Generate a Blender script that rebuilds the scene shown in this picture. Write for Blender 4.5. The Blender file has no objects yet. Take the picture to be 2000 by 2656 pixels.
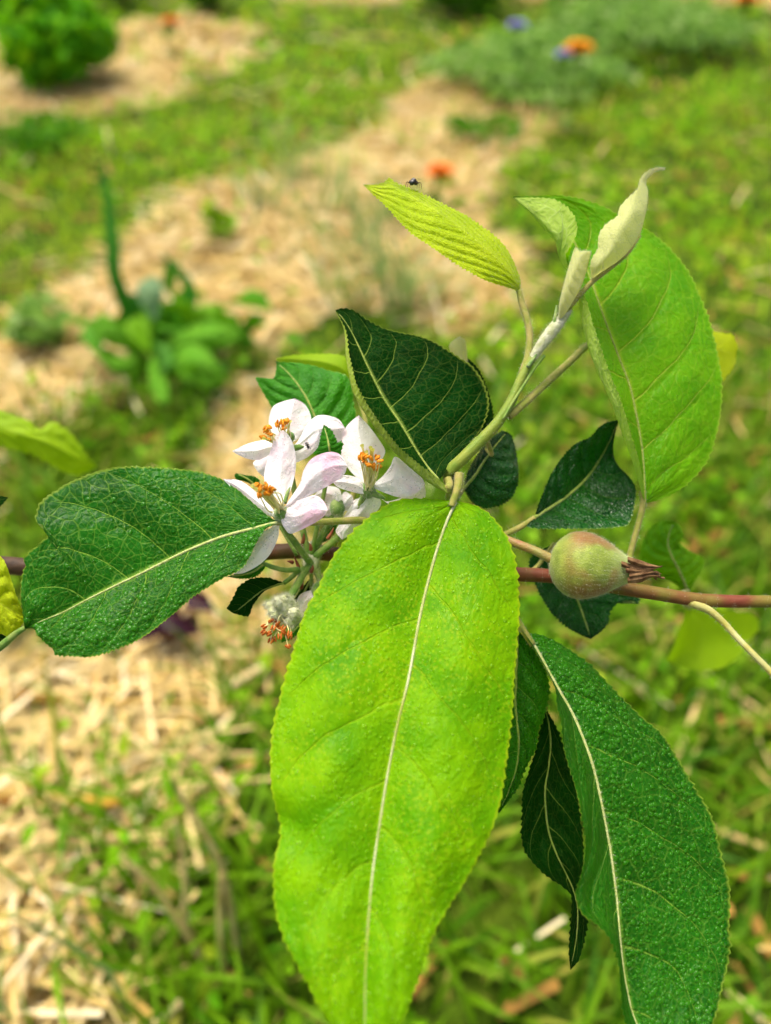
import bpy, math, random
import numpy as np
from mathutils import Vector

# ------------------------------------------------------------------ camera, sky, sun, exposure
SC = bpy.context.scene
COL = SC.collection
H, PITCH, T = 0.56, math.radians(44.0), 1.374          # camera height, pitch down, 2*tan(vfov/2)
FOCUS = 0.180
cam = bpy.data.cameras.new('camera')
cam.sensor_fit = 'VERTICAL'; cam.sensor_height = 36.0; cam.sensor_width = 27.1
cam.lens = 36.0 / T
cam.clip_start = 0.005; cam.clip_end = 600
cam.dof.use_dof = True; cam.dof.focus_distance = FOCUS - 0.002
cam.dof.aperture_fstop = 6.6
co = bpy.data.objects.new('camera', cam); COL.objects.link(co)
co.location = (0, 0, H); co.rotation_euler = (math.pi / 2 - PITCH, 0, 0)
SC.camera = co

SUN_EL, SUN_AZ = math.radians(68), math.radians(-40)     # azimuth measured from +Y towards +X
W = bpy.data.worlds.new('World'); SC.world = W; W.use_nodes = True
wn = W.node_tree; bg = wn.nodes['Background']
sky = wn.nodes.new('ShaderNodeTexSky'); sky.sky_type = 'NISHITA'; sky.sun_disc = False
sky.sun_elevation = SUN_EL; sky.sun_rotation = SUN_AZ
sky.dust_density = 7.0; sky.air_density = .8; sky.ozone_density = 1.0
wn.links.new(sky.outputs[0], bg.inputs[0]); bg.inputs[1].default_value = 0.15
sun = bpy.data.lights.new('sun', 'SUN'); sun.energy = 2.0; sun.angle = math.radians(24)
sun.color = (1.0, 0.95, 0.84)
so = bpy.data.objects.new('sun', sun); COL.objects.link(so)
sdir = Vector((math.sin(SUN_AZ) * math.cos(SUN_EL), math.cos(SUN_AZ) * math.cos(SUN_EL), math.sin(SUN_EL)))
so.rotation_euler = sdir.to_track_quat('Z', 'Y').to_euler(); so.location = (0, 0, 5)
vs_ = SC.view_settings
vs_.view_transform = 'Standard'; vs_.look = 'None'; vs_.gamma = 1; vs_.use_curve_mapping = False
vs_.exposure = 0.82
SC.render.engine = 'CYCLES'
SC.cycles.use_denoising = True
SC.cycles.use_adaptive_sampling = True; SC.cycles.adaptive_threshold = .025
SC.cycles.max_bounces = 7; SC.cycles.diffuse_bounces = 3; SC.cycles.glossy_bounces = 2
SC.cycles.transmission_bounces = 5; SC.cycles.transparent_max_bounces = 10
SC.cycles.caustics_reflective = False; SC.cycles.caustics_refractive = False

rng = np.random.default_rng(7)
CF = np.array([0, math.cos(PITCH), -math.sin(PITCH)]); CR = np.array([1.0, 0, 0])
CU = np.array([0, math.sin(PITCH), math.cos(PITCH)]); CC = np.array([0, 0, H])

def P(px, py, d):
    """photo pixel (2000x2656) and distance along the view axis (m) -> world"""
    px = np.asarray(px, float); py = np.asarray(py, float); d = np.asarray(d, float)
    k = ((px - 1000) / 2656 * T)[..., None]; l = ((1328 - py) / 2656 * T)[..., None]
    return CC + d[..., None] * (CF + CR * k + CU * l)

def G(px, py, z=0.0):
    """photo pixel -> point of the ground"""
    r = CF + CR * ((px - 1000) / 2656 * T) + CU * ((1328 - py) / 2656 * T)
    return CC + r * ((z - H) / r[2])

def gdepth(px, py, z=0.0):
    return float((G(px, py, z) - CC) @ CF)

def to_px(pts):
    q = pts - CC
    d = q @ CF
    dd = np.where(np.abs(d) < 1e-3, 1e-3, d)
    return (q @ CR) / dd / T * 2656 + 1000, 1328 - (q @ CU) / dd / T * 2656, d

# coordinate systems of the enlarged crops in which outlines were read
def crop(ox, oy, s):
    return lambda pts: [(ox + s * p[0], oy + s * p[1]) + tuple(p[2:]) for p in pts]
cf = crop(0, 0, 1.2005); c3 = crop(800, 400, .7203); c4 = crop(540, 980, .3601)
c5 = crop(0, 1000, .4562); c6 = crop(1240, 1050, .4562); c7 = crop(0, 1700, .4802)
c8 = crop(1200, 1600, .4802); cg = crop(0, 400, .4562); ch = crop(1100, 400, .4202)

# ------------------------------------------------------------------ object helpers
def tag(o, label=None, cat=None, group=None, kind=None):
    if label: o['label'] = label
    if cat: o['category'] = cat
    if group: o['group'] = group
    if kind: o['kind'] = kind
    return o

def empty(name, loc=(0, 0, 0)):
    o = bpy.data.objects.new(name, None); COL.objects.link(o); o.location = loc
    o.empty_display_size = .02
    return o

def mesh_obj(name, verts, faces, mat, parent=None, smooth=True, uv=None):
    m = bpy.data.meshes.new(name)
    verts = np.asarray(verts, float)
    off = np.array(parent_loc(parent)) if parent is not None else np.zeros(3)
    m.from_pydata((verts - off).tolist(), [], faces if isinstance(faces, list) else faces.tolist())
    if smooth:
        m.polygons.foreach_set('use_smooth', [True] * len(m.polygons))
    if uv is not None:
        l = m.uv_layers.new(name='UVMap')
        vi = np.empty(len(m.loops), dtype=np.int32); m.loops.foreach_get('vertex_index', vi)
        l.data.foreach_set('uv', np.asarray(uv, np.float32)[vi].ravel())
    m.materials.append(mat)
    m.update()
    o = bpy.data.objects.new(name, m); COL.objects.link(o)
    if parent is not None: o.parent = parent
    return o

def parent_loc(o):
    l = Vector((0, 0, 0))
    while o is not None:
        l += o.location; o = o.parent
    return l

def catmull(pts, n, smooth=True):
    """resample a polyline (k,3) to n points by arc length in the first two coordinates"""
    p = np.asarray(pts, float)
    if len(p) > 2 and smooth:
        e = np.vstack([2 * p[0] - p[1], p, 2 * p[-1] - p[-2]])
        out = []
        for i in range(1, len(e) - 2):
            p0, p1, p2, p3 = e[i - 1], e[i], e[i + 1], e[i + 2]
            t = np.linspace(0, 1, 10, endpoint=False)[:, None]
            out.append(.5 * (2 * p1 + (p2 - p0) * t + (2 * p0 - 5 * p1 + 4 * p2 - p3) * t**2 + (3 * p1 - p0 - 3 * p2 + p3) * t**3))
        p = np.vstack(out + [p[-1:]])
    seg = np.linalg.norm(np.diff(p[:, :2], axis=0), axis=1) + 1e-9
    s = np.concatenate([[0], np.cumsum(seg)]); s /= s[-1]
    t = np.linspace(0, 1, n)
    return np.stack([np.interp(t, s, p[:, k]) for k in range(p.shape[1])], 1)

def vnoise(x, y, seed=0):
    x = np.asarray(x, float); y = np.asarray(y, float)
    xi = np.floor(x).astype(np.int64); yi = np.floor(y).astype(np.int64); fx = x - xi; fy = y - yi
    def h(a, b):
        n = (a * 374761393 + b * 668265263 + seed * 974711) & 0x7fffffff
        n = ((n ^ (n >> 13)) * 1274126177) & 0x7fffffff
        return ((n ^ (n >> 16)) & 0xffff) / 65535.0
    fx = fx * fx * (3 - 2 * fx); fy = fy * fy * (3 - 2 * fy)
    return (h(xi, yi) * (1 - fx) + h(xi + 1, yi) * fx) * (1 - fy) + (h(xi, yi + 1) * (1 - fx) + h(xi + 1, yi + 1) * fx) * fy

def fbm(x, y, seed=0, o=4):
    return sum(vnoise(x * 2**i, y * 2**i, seed + i) * .5**i for i in range(o)) / (2 - .5**(o - 1))

# ------------------------------------------------------------------ node helpers
def lin(h):
    h = h.lstrip('#'); c = [int(h[i:i + 2], 16) / 255 for i in (0, 2, 4)]
    return tuple(x / 12.92 if x <= .04045 else ((x + .055) / 1.055) ** 2.4 for x in c) + (1.0,)

class NT:
    def __init__(s, name):
        s.mat = bpy.data.materials.new(name); s.mat.use_nodes = True
        s.t = s.mat.node_tree; s.t.nodes.clear()
        s.out = s.t.nodes.new('ShaderNodeOutputMaterial')
    def n(s, typ, **kw):
        o = s.t.nodes.new(typ)
        for k, v in kw.items(): setattr(o, k, v)
        return o
    def put(s, sock, v):
        if v is None: return
        if isinstance(v, bpy.types.NodeSocket): s.t.links.new(v, sock)
        else: sock.default_value = v
    def m(s, op, a, b=None, c=None, clamp=False):
        o = s.n('ShaderNodeMath', operation=op, use_clamp=clamp)
        for i, v in enumerate((a, b, c)): s.put(o.inputs[i], v)
        return o.outputs[0]
    def step(s, v, lo, hi):                                # smoothstep lo..hi -> 0..1
        o = s.n('ShaderNodeMapRange', interpolation_type='SMOOTHSTEP')
        s.put(o.inputs[0], v); s.put(o.inputs[1], lo); s.put(o.inputs[2], hi)
        return o.outputs[0]
    def mix(s, f, a, b, mode='MIX'):
        o = s.n('ShaderNodeMix', data_type='RGBA', blend_type=mode)
        s.put(o.inputs[0], f); s.put(o.inputs[6], a); s.put(o.inputs[7], b)
        return o.outputs[2]
    def noise(s, vec, scale, detail=3, rough=.55, dim='3D'):
        o = s.n('ShaderNodeTexNoise', noise_dimensions=dim)
        if vec is not None: s.put(o.inputs['Vector'], vec)
        o.inputs['Scale'].default_value = scale; o.inputs['Detail'].default_value = detail
        o.inputs['Roughness'].default_value = rough
        return o.outputs[0]
    def vor(s, vec, scale, feature='F1', dim='2D', rnd=1.0):
        o = s.n('ShaderNodeTexVoronoi', voronoi_dimensions=dim, feature=feature)
        s.put(o.inputs['Vector'], vec); o.inputs['Scale'].default_value = scale
        o.inputs['Randomness'].default_value = rnd
        return o.outputs['Distance']
    def bump(s, h, dist, strength=1.0, normal=None):
        o = s.n('ShaderNodeBump'); s.put(o.inputs['Height'], h)
        o.inputs['Distance'].default_value = dist; o.inputs['Strength'].default_value = strength
        if normal is not None: s.put(o.inputs['Normal'], normal)
        return o.outputs[0]
    def bsdf(s, col, rough=.5, spec=.5, normal=None, **kw):
        o = s.n('ShaderNodeBsdfPrincipled')
        s.put(o.inputs['Base Color'], col); s.put(o.inputs['Roughness'], rough)
        s.put(o.inputs['Specular IOR Level'], spec)
        if normal is not None: s.put(o.inputs['Normal'], normal)
        for k, v in kw.items(): s.put(o.inputs[k.replace('_', ' ')], v)
        return o.outputs[0]
    def trans(s, col, normal=None):
        o = s.n('ShaderNodeBsdfTranslucent'); s.put(o.inputs[0], col)
        if normal is not None: s.put(o.inputs[1], normal)
        return o.outputs[0]
    def mixs(s, f, a, b):
        o = s.n('ShaderNodeMixShader'); s.put(o.inputs[0], f); s.put(o.inputs[1], a); s.put(o.inputs[2], b)
        return o.outputs[0]
    def end(s, sh):
        s.t.links.new(sh, s.out.inputs[0]); return s.mat
    def obj(s): return s.n('ShaderNodeTexCoord').outputs['Object']
    def island(s): return s.n('ShaderNodeNewGeometry').outputs['Random Per Island']

def leaf_mat(name, dark, light, vein, under, trans, tfac=.4, N=8, sec=.8, ter=.5, rough=.38, wet=0., fuzz=0., bumpd=.00035, edge=None, mott=0., spec=.5, slope=1.):
    k = NT(name)
    uv = k.n('ShaderNodeUVMap').outputs[0]
    sx = k.n('ShaderNodeSeparateXYZ'); k.put(sx.inputs[0], uv)
    v = k.m('MULTIPLY_ADD', sx.outputs[0], 2, -1); u = sx.outputs[1]
    s_ = k.m('ABSOLUTE', v)
    side = k.m('GREATER_THAN', v, 0)
    cb = k.n('ShaderNodeCombineXYZ'); k.put(cb.inputs[0], k.m('MULTIPLY', v, .30)); k.put(cb.inputs[1], u)
    q = cb.outputs[0]
    ob = k.obj()
    nz = k.noise(q, 5.5, 2)
    uw = k.m('MULTIPLY_ADD', k.m('SUBTRACT', nz, .5), .05, u)
    g = k.m('SUBTRACT', uw, k.m('MULTIPLY_ADD', k.m('MULTIPLY', s_, s_), .13, k.m('MULTIPLY', s_, .10 * slope)))
    f = k.m('ADD', k.m('MULTIPLY', g, float(N)), k.m('MULTIPLY', side, .42))
    d = k.m('DIVIDE', k.m('ABSOLUTE', k.m('SUBTRACT', k.m('FRACT', f), .5)), float(N))
    wid = k.m('MULTIPLY_ADD', s_, -.0026, .0046)
    secm = k.m('SUBTRACT', 1, k.step(k.m('DIVIDE', d, wid), .25, 1.0))
    fade = k.step(s_, 1.0, .82)
    secm = k.m('MULTIPLY', secm, fade)
    # tertiary net: distorted voronoi edges, two sizes
    dn = k.n('ShaderNodeTexNoise', noise_dimensions='2D'); k.put(dn.inputs['Vector'], q); dn.inputs['Scale'].default_value = 14
    va = k.n('ShaderNodeVectorMath', operation='MULTIPLY_ADD'); k.put(va.inputs[0], dn.outputs['Color']); va.inputs[1].default_value = (.03, .03, 0); k.put(va.inputs[2], q)
    qd = va.outputs[0]
    t1 = k.m('SUBTRACT', 1, k.step(k.vor(qd, 24, 'DISTANCE_TO_EDGE'), .0, .075))
    t2 = k.m('SUBTRACT', 1, k.step(k.vor(qd, 62, 'DISTANCE_TO_EDGE'), .0, .12))
    term = k.m('MAXIMUM', t1, k.m('MULTIPLY', t2, .55))
    # pillow between veins (height)
    pil = k.step(k.vor(qd, 40, 'DISTANCE_TO_EDGE'), .0, .35)
    big = k.noise(ob, 90, 4); fine = k.noise(ob, 1500, 2)
    fl = k.m('MULTIPLY', k.m('ADD', k.m('MULTIPLY', big, .75), k.m('MULTIPLY', fine, .25)), 1.0)
    colr = k.mix(k.step(fl, .32, .68), dark, light)
    if mott:
        mt = k.m('SUBTRACT', 1, k.step(k.vor(ob, 1000, 'F1', '3D'), .18, .5))
        mt = k.m('MULTIPLY', mt, k.step(k.noise(ob, 70, 2), .42, .62))
        colr = k.mix(k.m('MULTIPLY', mt, mott), colr, vein)  # pale dots: light bent by tiny droplets, put into the leaf colour
    colr = k.mix(k.m('MULTIPLY', term, ter), colr, vein)
    colr = k.mix(k.m('MULTIPLY', secm, sec), colr, vein)
    mid = k.m('SUBTRACT', 1, k.step(s_, .012, .045))
    colr = k.mix(k.m('MULTIPLY', mid, sec), colr, vein)
    edgm = k.m('MULTIPLY', k.step(s_, .97, .995), .42)
    colr = k.mix(edgm, colr, edge or vein)
    back = k.n('ShaderNodeNewGeometry').outputs['Backfacing']
    ucol = k.mix(k.m('MULTIPLY', k.m('MAXIMUM', secm, k.m('MULTIPLY', term, .5)), .35), under, lin('e6e8b8'))
    ucol = k.mix(k.m('MULTIPLY', fine, .5), ucol, light)
    colr = k.mix(back, colr, ucol)
    # relief
    hh = k.m('ADD', k.m('MULTIPLY', pil, .55), k.m('MULTIPLY', fine, .25))
    hh = k.m('SUBTRACT', hh, k.m('ADD', k.m('MULTIPLY', secm, 1.3), k.m('MULTIPLY', term, .25)))
    r = rough
    if wet:
        dr = k.n('ShaderNodeTexVoronoi', voronoi_dimensions='3D', feature='SMOOTH_F1'); k.put(dr.inputs['Vector'], ob); dr.inputs['Scale'].default_value = 900
        dr.inputs['Smoothness'].default_value = .25
        dome = k.m('SUBTRACT', 1, k.step(dr.outputs['Distance'], .05, .55))
        zone = k.step(k.noise(ob, 55, 2), .40, .58)
        hh = k.m('ADD', hh, k.m('MULTIPLY', k.m('MULTIPLY', dome, zone), 1.6 * wet))
        film = k.step(k.noise(ob, 75, 3), .52, .60)
        r = k.m('SUBTRACT', rough, k.m('MULTIPLY', film, .22 * wet))
        r = k.m('SUBTRACT', r, k.m('MULTIPLY', k.m('MULTIPLY', dome, zone), .15 * wet))
    nrm = k.bump(hh, bumpd)
    r = k.m('MAXIMUM', r, k.m('MULTIPLY', back, .7))
    kw = dict(Sheen_Weight=fuzz, Sheen_Roughness=.4)
    pb = k.bsdf(colr, r, spec, nrm, **kw)
    tcol = k.mix(k.m('MULTIPLY', k.m('MAXIMUM', secm, k.m('MULTIPLY', term, .6)), .35), trans, light)
    return k.end(k.mixs(tfac, pb, k.trans(tcol, nrm)))

LM = {}
LM['front'] = leaf_mat('lime_wet_leaf', lin('4a9000'), lin('7eb400'), lin('acc01c'), lin('a9bf6a'), lin('92c400'), .42, 7, .22, .04, .50, .7, 0, .00013, lin('b4bc20'), .45, .08)
LM['dark'] = leaf_mat('deep_green_leaf', lin('021f03'), lin('043405'), lin('7f9a3c'), lin('98ae3c'), lin('186004'), .14, 7, .6, .12, .6, 0, 0, .00012, lin('a3b744'), 0, .03)
LM['wet'] = leaf_mat('wet_green_leaf', lin('084002'), lin('1c6408'), lin('82aa38'), lin('93ad50'), lin('389804'), .24, 6, .75, .34, .48, .6, 0, .00016, lin('a3b53a'), 0, .12)
LM['wet2'] = leaf_mat('wet_dark_leaf', lin('0a4202'), lin('1e640a'), lin('80a838'), lin('93ad50'), lin('4aa408'), .36, 7, .7, .26, .46, .8, 0, .00018, lin('a3b53a'), 0, .14)
LM['upright'] = leaf_mat('bright_green_leaf', lin('428c00'), lin('6aaa02'), lin('a8ba30'), lin('b3c45a'), lin('86c400'), .42, 7, .65, .28, .48, .3, 0, .00016, lin('bccc48'), 0, .14)
LM['young'] = leaf_mat('young_lime_leaf', lin('a4c406'), lin('c0d616'), lin('cede60'), lin('c5d174'), lin('c4dc08'), .42, 8, .25, .05, .6, .1, .05, .0002, lin('c0d438'), .1, .16, 4.0)
LM['silver'] = leaf_mat('silver_downy_leaf', lin('9db83c'), lin('b9cc62'), lin('cfd58e'), lin('dedca0'), lin('e4e480'), .50, 7, .3, .1, .8, 0, .15, .0001, lin('d8dcb0'), 0, .2)
LM['dark_gloss'] = leaf_mat('glossy_dark_leaf', lin('033008'), lin('0b4e0e'), lin('5f8f34'), lin('7f9a45'), lin('1c7a0a'), .18, 7, .5, .2, .30, .5, 0, .0003, lin('7f9f3c'), 0, .35)  # dark green, less rough than the other leaves
LM['mid'] = leaf_mat('mid_green_leaf', lin('267004'), lin('429408'), lin('80b040'), lin('8fae4a'), lin('40b008'), .36, 7, .5, .2, .45, .2, 0, .0002, lin('95b848'), 0, .25)
LM['lime'] = leaf_mat('soft_lime_leaf', lin('86ac04'), lin('9cc008'), lin('a9bf2a'), lin('a5b93a'), lin('98c806'), .45, 7, .2, .05, .5, .1, 0, .0001, lin('b0c030'), 0, .2)
LM['yellow'] = leaf_mat('yellow_green_leaf', lin('a6bc02'), lin('c0d004'), lin('d2d64a'), lin('bcc85a'), lin('c4d804'), .45, 7, .3, .1, .5, .1, 0, .0002, lin('c8cf30'), 0, .25)

def simple_mat(name, col, col2, scale=300, rough=.5, spec=.4, bump=.0002, bscale=900, trans=None, tfac=.0, sheen=0., island=False, stretch=None):
    k = NT(name); ob = k.obj()
    if stretch:
        mp = k.n('ShaderNodeMapping'); k.put(mp.inputs[0], ob); mp.inputs['Scale'].default_value = stretch; ob = mp.outputs[0]
    f = k.step(k.noise(ob, scale, 3), .3, .7)
    if island: f = k.m('MULTIPLY_ADD', f, .35, k.m('MULTIPLY', k.island(), .65))
    c = k.mix(f, col, col2)
    nb = k.bump(k.noise(ob, bscale, 3), bump) if bump else None
    s = k.bsdf(c, rough, spec, nb, Sheen_Weight=sheen)
    if tfac: s = k.mixs(tfac, s, k.trans(trans or c))
    return k.end(s)

MAT = {}
MAT['rib'] = simple_mat('pale_midrib', lin('a6b45a'), lin('c6cc88'), 900, .6, .3, .0002, 2500, None, .15, .15)
MAT['rib_lime'] = simple_mat('lime_midrib', lin('96a018'), lin('ccd09c'), 60, .5, .4, .0002, 2500, None, .2, .4)
MAT['rib_dark'] = simple_mat('green_midrib', lin('7f962c'), lin('9fae44'), 900, .6, .3, .0002, 2500, None, .15, .4)
MAT['petiole'] = simple_mat('downy_petiole', lin('84902c'), lin('a89c54'), 400, .65, .3, .0002, 2500, None, .1, .15)
MAT['pedicel'] = simple_mat('green_pedicel', lin('5f8a2a'), lin('8fa34a'), 400, .6, .3, .0002, 2500, None, .15, .15)
MAT['fuzz'] = simple_mat('silver_down', lin('b9bb9a'), lin('dcdcc4'), 50, .7, .2, 0, 1, None, .4)
def drop_mat(name, col, f=.5):
    """water bead: clear, mixed with a painted leaf colour for the refracted light, and a small glint"""
    k = NT(name); tr = k.n('ShaderNodeBsdfTransparent'); tr.inputs[0].default_value = (.99, .995, .98, 1)
    return k.end(k.mixs(f, tr.outputs[0], k.bsdf(col, .22, .28)))  # body colour painted in for leaf light refracted by the water
DROP = {'front': drop_mat('water_on_lime', lin('80b804'), .30), 'wet': drop_mat('water_on_green', lin('307604'), .50), 'petal': drop_mat('water_on_white', lin('fbf8f8'), .25)}
# petal
def petal_mat(name, c1, c2, amt):
    k = NT(name); uv = k.n('ShaderNodeUVMap').outputs[0]; ob = k.obj()
    sx = k.n('ShaderNodeSeparateXYZ'); k.put(sx.inputs[0], uv)
    pk = k.m('MULTIPLY', k.step(k.noise(ob, 150, 2), .38, .66), k.step(sx.outputs[1], .15, .6))
    pc = k.mix(k.m('MULTIPLY', pk, amt), c1, c2)
    wv = k.n('ShaderNodeCombineXYZ'); k.put(wv.inputs[0], k.m('MULTIPLY', sx.outputs[0], 22.0)); k.put(wv.inputs[1], k.m('MULTIPLY', sx.outputs[1], 1.6))
    ph = k.m('ADD', k.m('MULTIPLY', k.noise(wv.outputs[0], 1.0, 2), .4), k.m('SUBTRACT', 1, k.step(k.vor(ob, 1700, 'F1', '3D'), .05, .5)))
    pn = k.bump(ph, .00008)
    return k.end(k.mixs(.42, k.bsdf(pc, .5, .2, pn), k.trans(pc, pn)))
MAT['petal_white'] = petal_mat('white_petal', lin('fcf9f8'), lin('f8e2ec'), .8)
MAT['petal_pink'] = petal_mat('pink_petal', lin('f8eef2'), lin('f0c4da'), .9)
MAT['filament'] = simple_mat('filament', lin('e6dc8c'), lin('f0ecc4'), 300, .5, .4, 0, 1, None, .3)
MAT['style'] = simple_mat('style', lin('d8d870'), lin('e6e29a'), 300, .5, .4, 0, 1, None, .3)
MAT['anther'] = simple_mat('anther', lin('d07a0a'), lin('eea020'), 1200, .6, .3, .00015, 5000)
MAT['anther_old'] = simple_mat('old_anther', lin('9a4a0c'), lin('c06a1c'), 1200, .6, .3, .00015, 5000)
MAT['wool'] = simple_mat('woolly_calyx', lin('b9c184'), lin('dcdcbc'), 700, .9, .1, .0006, 1800, None, .2, .3)
MAT['sepal'] = simple_mat('sepal', lin('5d8a2c'), lin('9aad62'), 500, .7, .2, .0003, 2000, None, .2, .5)

# ------------------------------------------------------------------ sheets (leaves, petals)
def grid_faces(nu, nv, flip=False):
    i = np.arange(nu - 1)[:, None] * nv + np.arange(nv - 1)[None, :]
    a, b, c, d = i, i + 1, i + nv + 1, i + nv
    f = np.stack([a, d, c, b] if flip else [a, b, c, d], -1).reshape(-1, 4)
    return f

def hermite_half(rails, vs, v):
    """rails (r,nu,3) at parameter vs, evaluate at v (len m) -> (m,nu,3)"""
    R = np.asarray(rails); vs = np.asarray(vs, float)
    if len(vs) == 2:
        t = ((v - vs[0]) / (vs[1] - vs[0]))[:, None, None]
        return R[0] * (1 - t) + R[1] * t
    tan = np.empty_like(R)
    for i in range(len(vs)):
        if i == 0: tan[i] = (R[1] - R[0]) / (vs[1] - vs[0])
        elif i == len(vs) - 1: tan[i] = (R[-1] - R[-2]) / (vs[-1] - vs[-2])
        else: tan[i] = ((R[i + 1] - R[i]) / (vs[i + 1] - vs[i]) + (R[i] - R[i - 1]) / (vs[i] - vs[i - 1])) / 2
    out = []
    for x in v:
        j = min(max(np.searchsorted(vs, x) - 1, 0), len(vs) - 2)
        h = vs[j + 1] - vs[j]; t = (x - vs[j]) / h
        out.append((2*t**3-3*t**2+1)*R[j] + (t**3-2*t**2+t)*h*tan[j] + (-2*t**3+3*t**2)*R[j+1] + (t**3-t**2)*h*tan[j+1])
    return np.stack(out)

SEED = [0]
def sheet(name, rails, mat, parent, nu=130, nv=61, teeth=0, tooth=9., bulge=0., quilt=0., N=7, wavy=0., under=False, base_d=FOCUS, slope=1.):
    """rails: list of (v, [(px,py,mm), ...]) from v=-1 to v=1 with one rail at v=0;
    mm is the distance behind the focus plane. Returns object, grid of points, grid of normals."""
    SEED[0] += 1; sd = SEED[0] * 13
    vs = [r[0] for r in rails]
    R = [catmull(r[1], nu) for r in rails]
    iz = vs.index(0)
    half = (nv - 1) // 2
    va = -np.linspace(1, 0, half + 1) ** .85; vb = np.linspace(0, 1, half + 1) ** .85
    A = hermite_half(R[:iz + 1], vs[:iz + 1], va); B = hermite_half(R[iz:], vs[iz:], vb)
    X = np.concatenate([A, B[1:]], 0); v = np.concatenate([va, vb[1:]])       # (nv,nu,3)
    X = X.transpose(1, 0, 2).copy()                                            # (nu,nv,3)
    u = np.linspace(0, 1, nu)
    taper = np.sin(np.pi * np.clip(u, .0, 1)) ** .5
    if teeth:
        ph = u * teeth + .35 * np.interp(u * 9, np.arange(10), rng.random(10))
        saw = (ph % 1.0) ** 1.4
        amp = (saw - .5) * tooth * np.clip(taper * 1.6, 0, 1) * (.5 + .9 * vnoise(u * 23, u * 0 + sd, 5))
        mid = X[:, half]
        for sgn, e in ((-1, 0), (1, nv - 1)):
            dv = X[:, e, :2] - X[:, e - sgn * (-1) * 4, :2] if False else X[:, e, :2] - mid[:, :2]
            dl = np.linalg.norm(dv, axis=1, keepdims=True) + 1e-6
            lim = np.minimum(1, dl[:, 0] / (tooth * 2.2))
            w = np.clip((np.abs(v) - .80) / .20, 0, 1) ** 1.5 * (np.sign(v) == sgn)
            roll = np.roll(amp, 0 if sgn < 0 else 2) * lim
            X[:, :, :2] += (dv / dl * roll[:, None])[:, None, :] * w[None, :, None]
    s = np.abs(v)
    if bulge:
        X[:, :, 2] -= bulge * (np.sin(np.pi * s)[None, :] * taper[:, None])
    if wavy:
        X[:, :, 2] += wavy * (fbm(u[:, None] * 5 + sd, v[None, :] * 1.6 + sd * .7, sd, 3) - .5) * 2 * (s[None, :] ** .7)
    if quilt:
        uu = u[:, None] + (vnoise(u[:, None] * 5, v[None, :] * 1.5, sd) - .5) * .03
        g = (uu - .10 * slope * s - .13 * s * s) * N + .42 * (v > 0)[None, :]
        fr = np.abs((g % 1.0) - .5) * 2                                         # 0 at vein, 1 between
        X[:, :, 2] -= quilt * (np.sqrt(fr) - .5) * np.clip(np.sin(np.pi * s) * 1.3, 0, 1)[None, :] * taper[:, None]
        X[:, :, 2] += quilt * .5 * (fbm(u[:, None] * 34 + sd, v[None, :] * 11, sd + 3, 3) - .5)
    Wd = P(X[..., 0], X[..., 1], base_d + X[..., 2] / 1000.0)
    du = np.gradient(Wd, axis=0); dv = np.gradient(Wd, axis=1)
    n = np.cross(du, dv); n /= np.linalg.norm(n, axis=2, keepdims=True) + 1e-12
    cross2 = (np.cross(du, dv) * (CC - Wd)).sum()
    flip = cross2 > 0                  # faces a,b,c,d have normal dv x du ... decide below
    if under: flip = not flip
    nn = n if (cross2 > 0) else -n
    f = grid_faces(nu, nv, flip)
    uvs = np.stack(np.broadcast_arrays((v * .5 + .5)[None, :], u[:, None]), -1).reshape(-1, 2)
    o = mesh_obj(name, Wd.reshape(-1, 3), f, mat, parent, True, uvs)
    return o, Wd, nn

def tube(name, pts, mat, parent, base_d=FOCUS, seg=9, n=None, world=False, capends=True):
    """pts (px,py,mm,radius_mm) or world (x,y,z,radius_m)"""
    p = np.asarray(pts, float)
    n = n or max(6, len(p) * 6)
    if world: q = p
    else:
        q = np.concatenate([P(p[:, 0], p[:, 1], base_d + p[:, 2] / 1000), p[:, 3:4] / 1000], 1)
    q = catmull3(q, n)
    c = q[:, :3]; r = q[:, 3]
    t = np.gradient(c, axis=0); t /= np.linalg.norm(t, axis=1, keepdims=True) + 1e-12
    a = np.cross(t, np.array([.31, .52, .79])); a /= np.linalg.norm(a, axis=1, keepdims=True); b = np.cross(t, a)
    th = np.linspace(0, 2 * np.pi, seg, endpoint=False)
    nr = a[:, None] * np.cos(th)[None, :, None] + b[:, None] * np.sin(th)[None, :, None]
    V = c[:, None] + nr * r[:, None, None]
    F = []
    for i in range(n - 1):
        for j in range(seg):
            F.append([i*seg+j, i*seg+(j+1) % seg, (i+1)*seg+(j+1) % seg, (i+1)*seg+j])
    Vf = V.reshape(-1, 3)
    if capends:
        F.append(list(range(seg))[::-1]); F.append([(n-1)*seg+j for j in range(seg)])
    o = mesh_obj(name, Vf, F, mat, parent)
    return o, Vf, nr.reshape(-1, 3)

def catmull3(q, n):
    p = np.asarray(q, float)
    if len(p) > 2:
        e = np.vstack([2 * p[0] - p[1], p, 2 * p[-1] - p[-2]]); out = []
        for i in range(1, len(e) - 2):
            p0, p1, p2, p3 = e[i-1], e[i], e[i+1], e[i+2]; t = np.linspace(0, 1, 10, endpoint=False)[:, None]
            out.append(.5*(2*p1+(p2-p0)*t+(2*p0-5*p1+4*p2-p3)*t**2+(3*p1-p0-3*p2+p3)*t**3))
        p = np.vstack(out + [p[-1:]])
    s = np.concatenate([[0], np.cumsum(np.linalg.norm(np.diff(p[:, :3], axis=0), axis=1) + 1e-12)]); s /= s[-1]
    t = np.linspace(0, 1, n)
    r = np.stack([np.interp(t, s, p[:, k]) for k in range(p.shape[1])], 1)
    return r

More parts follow.
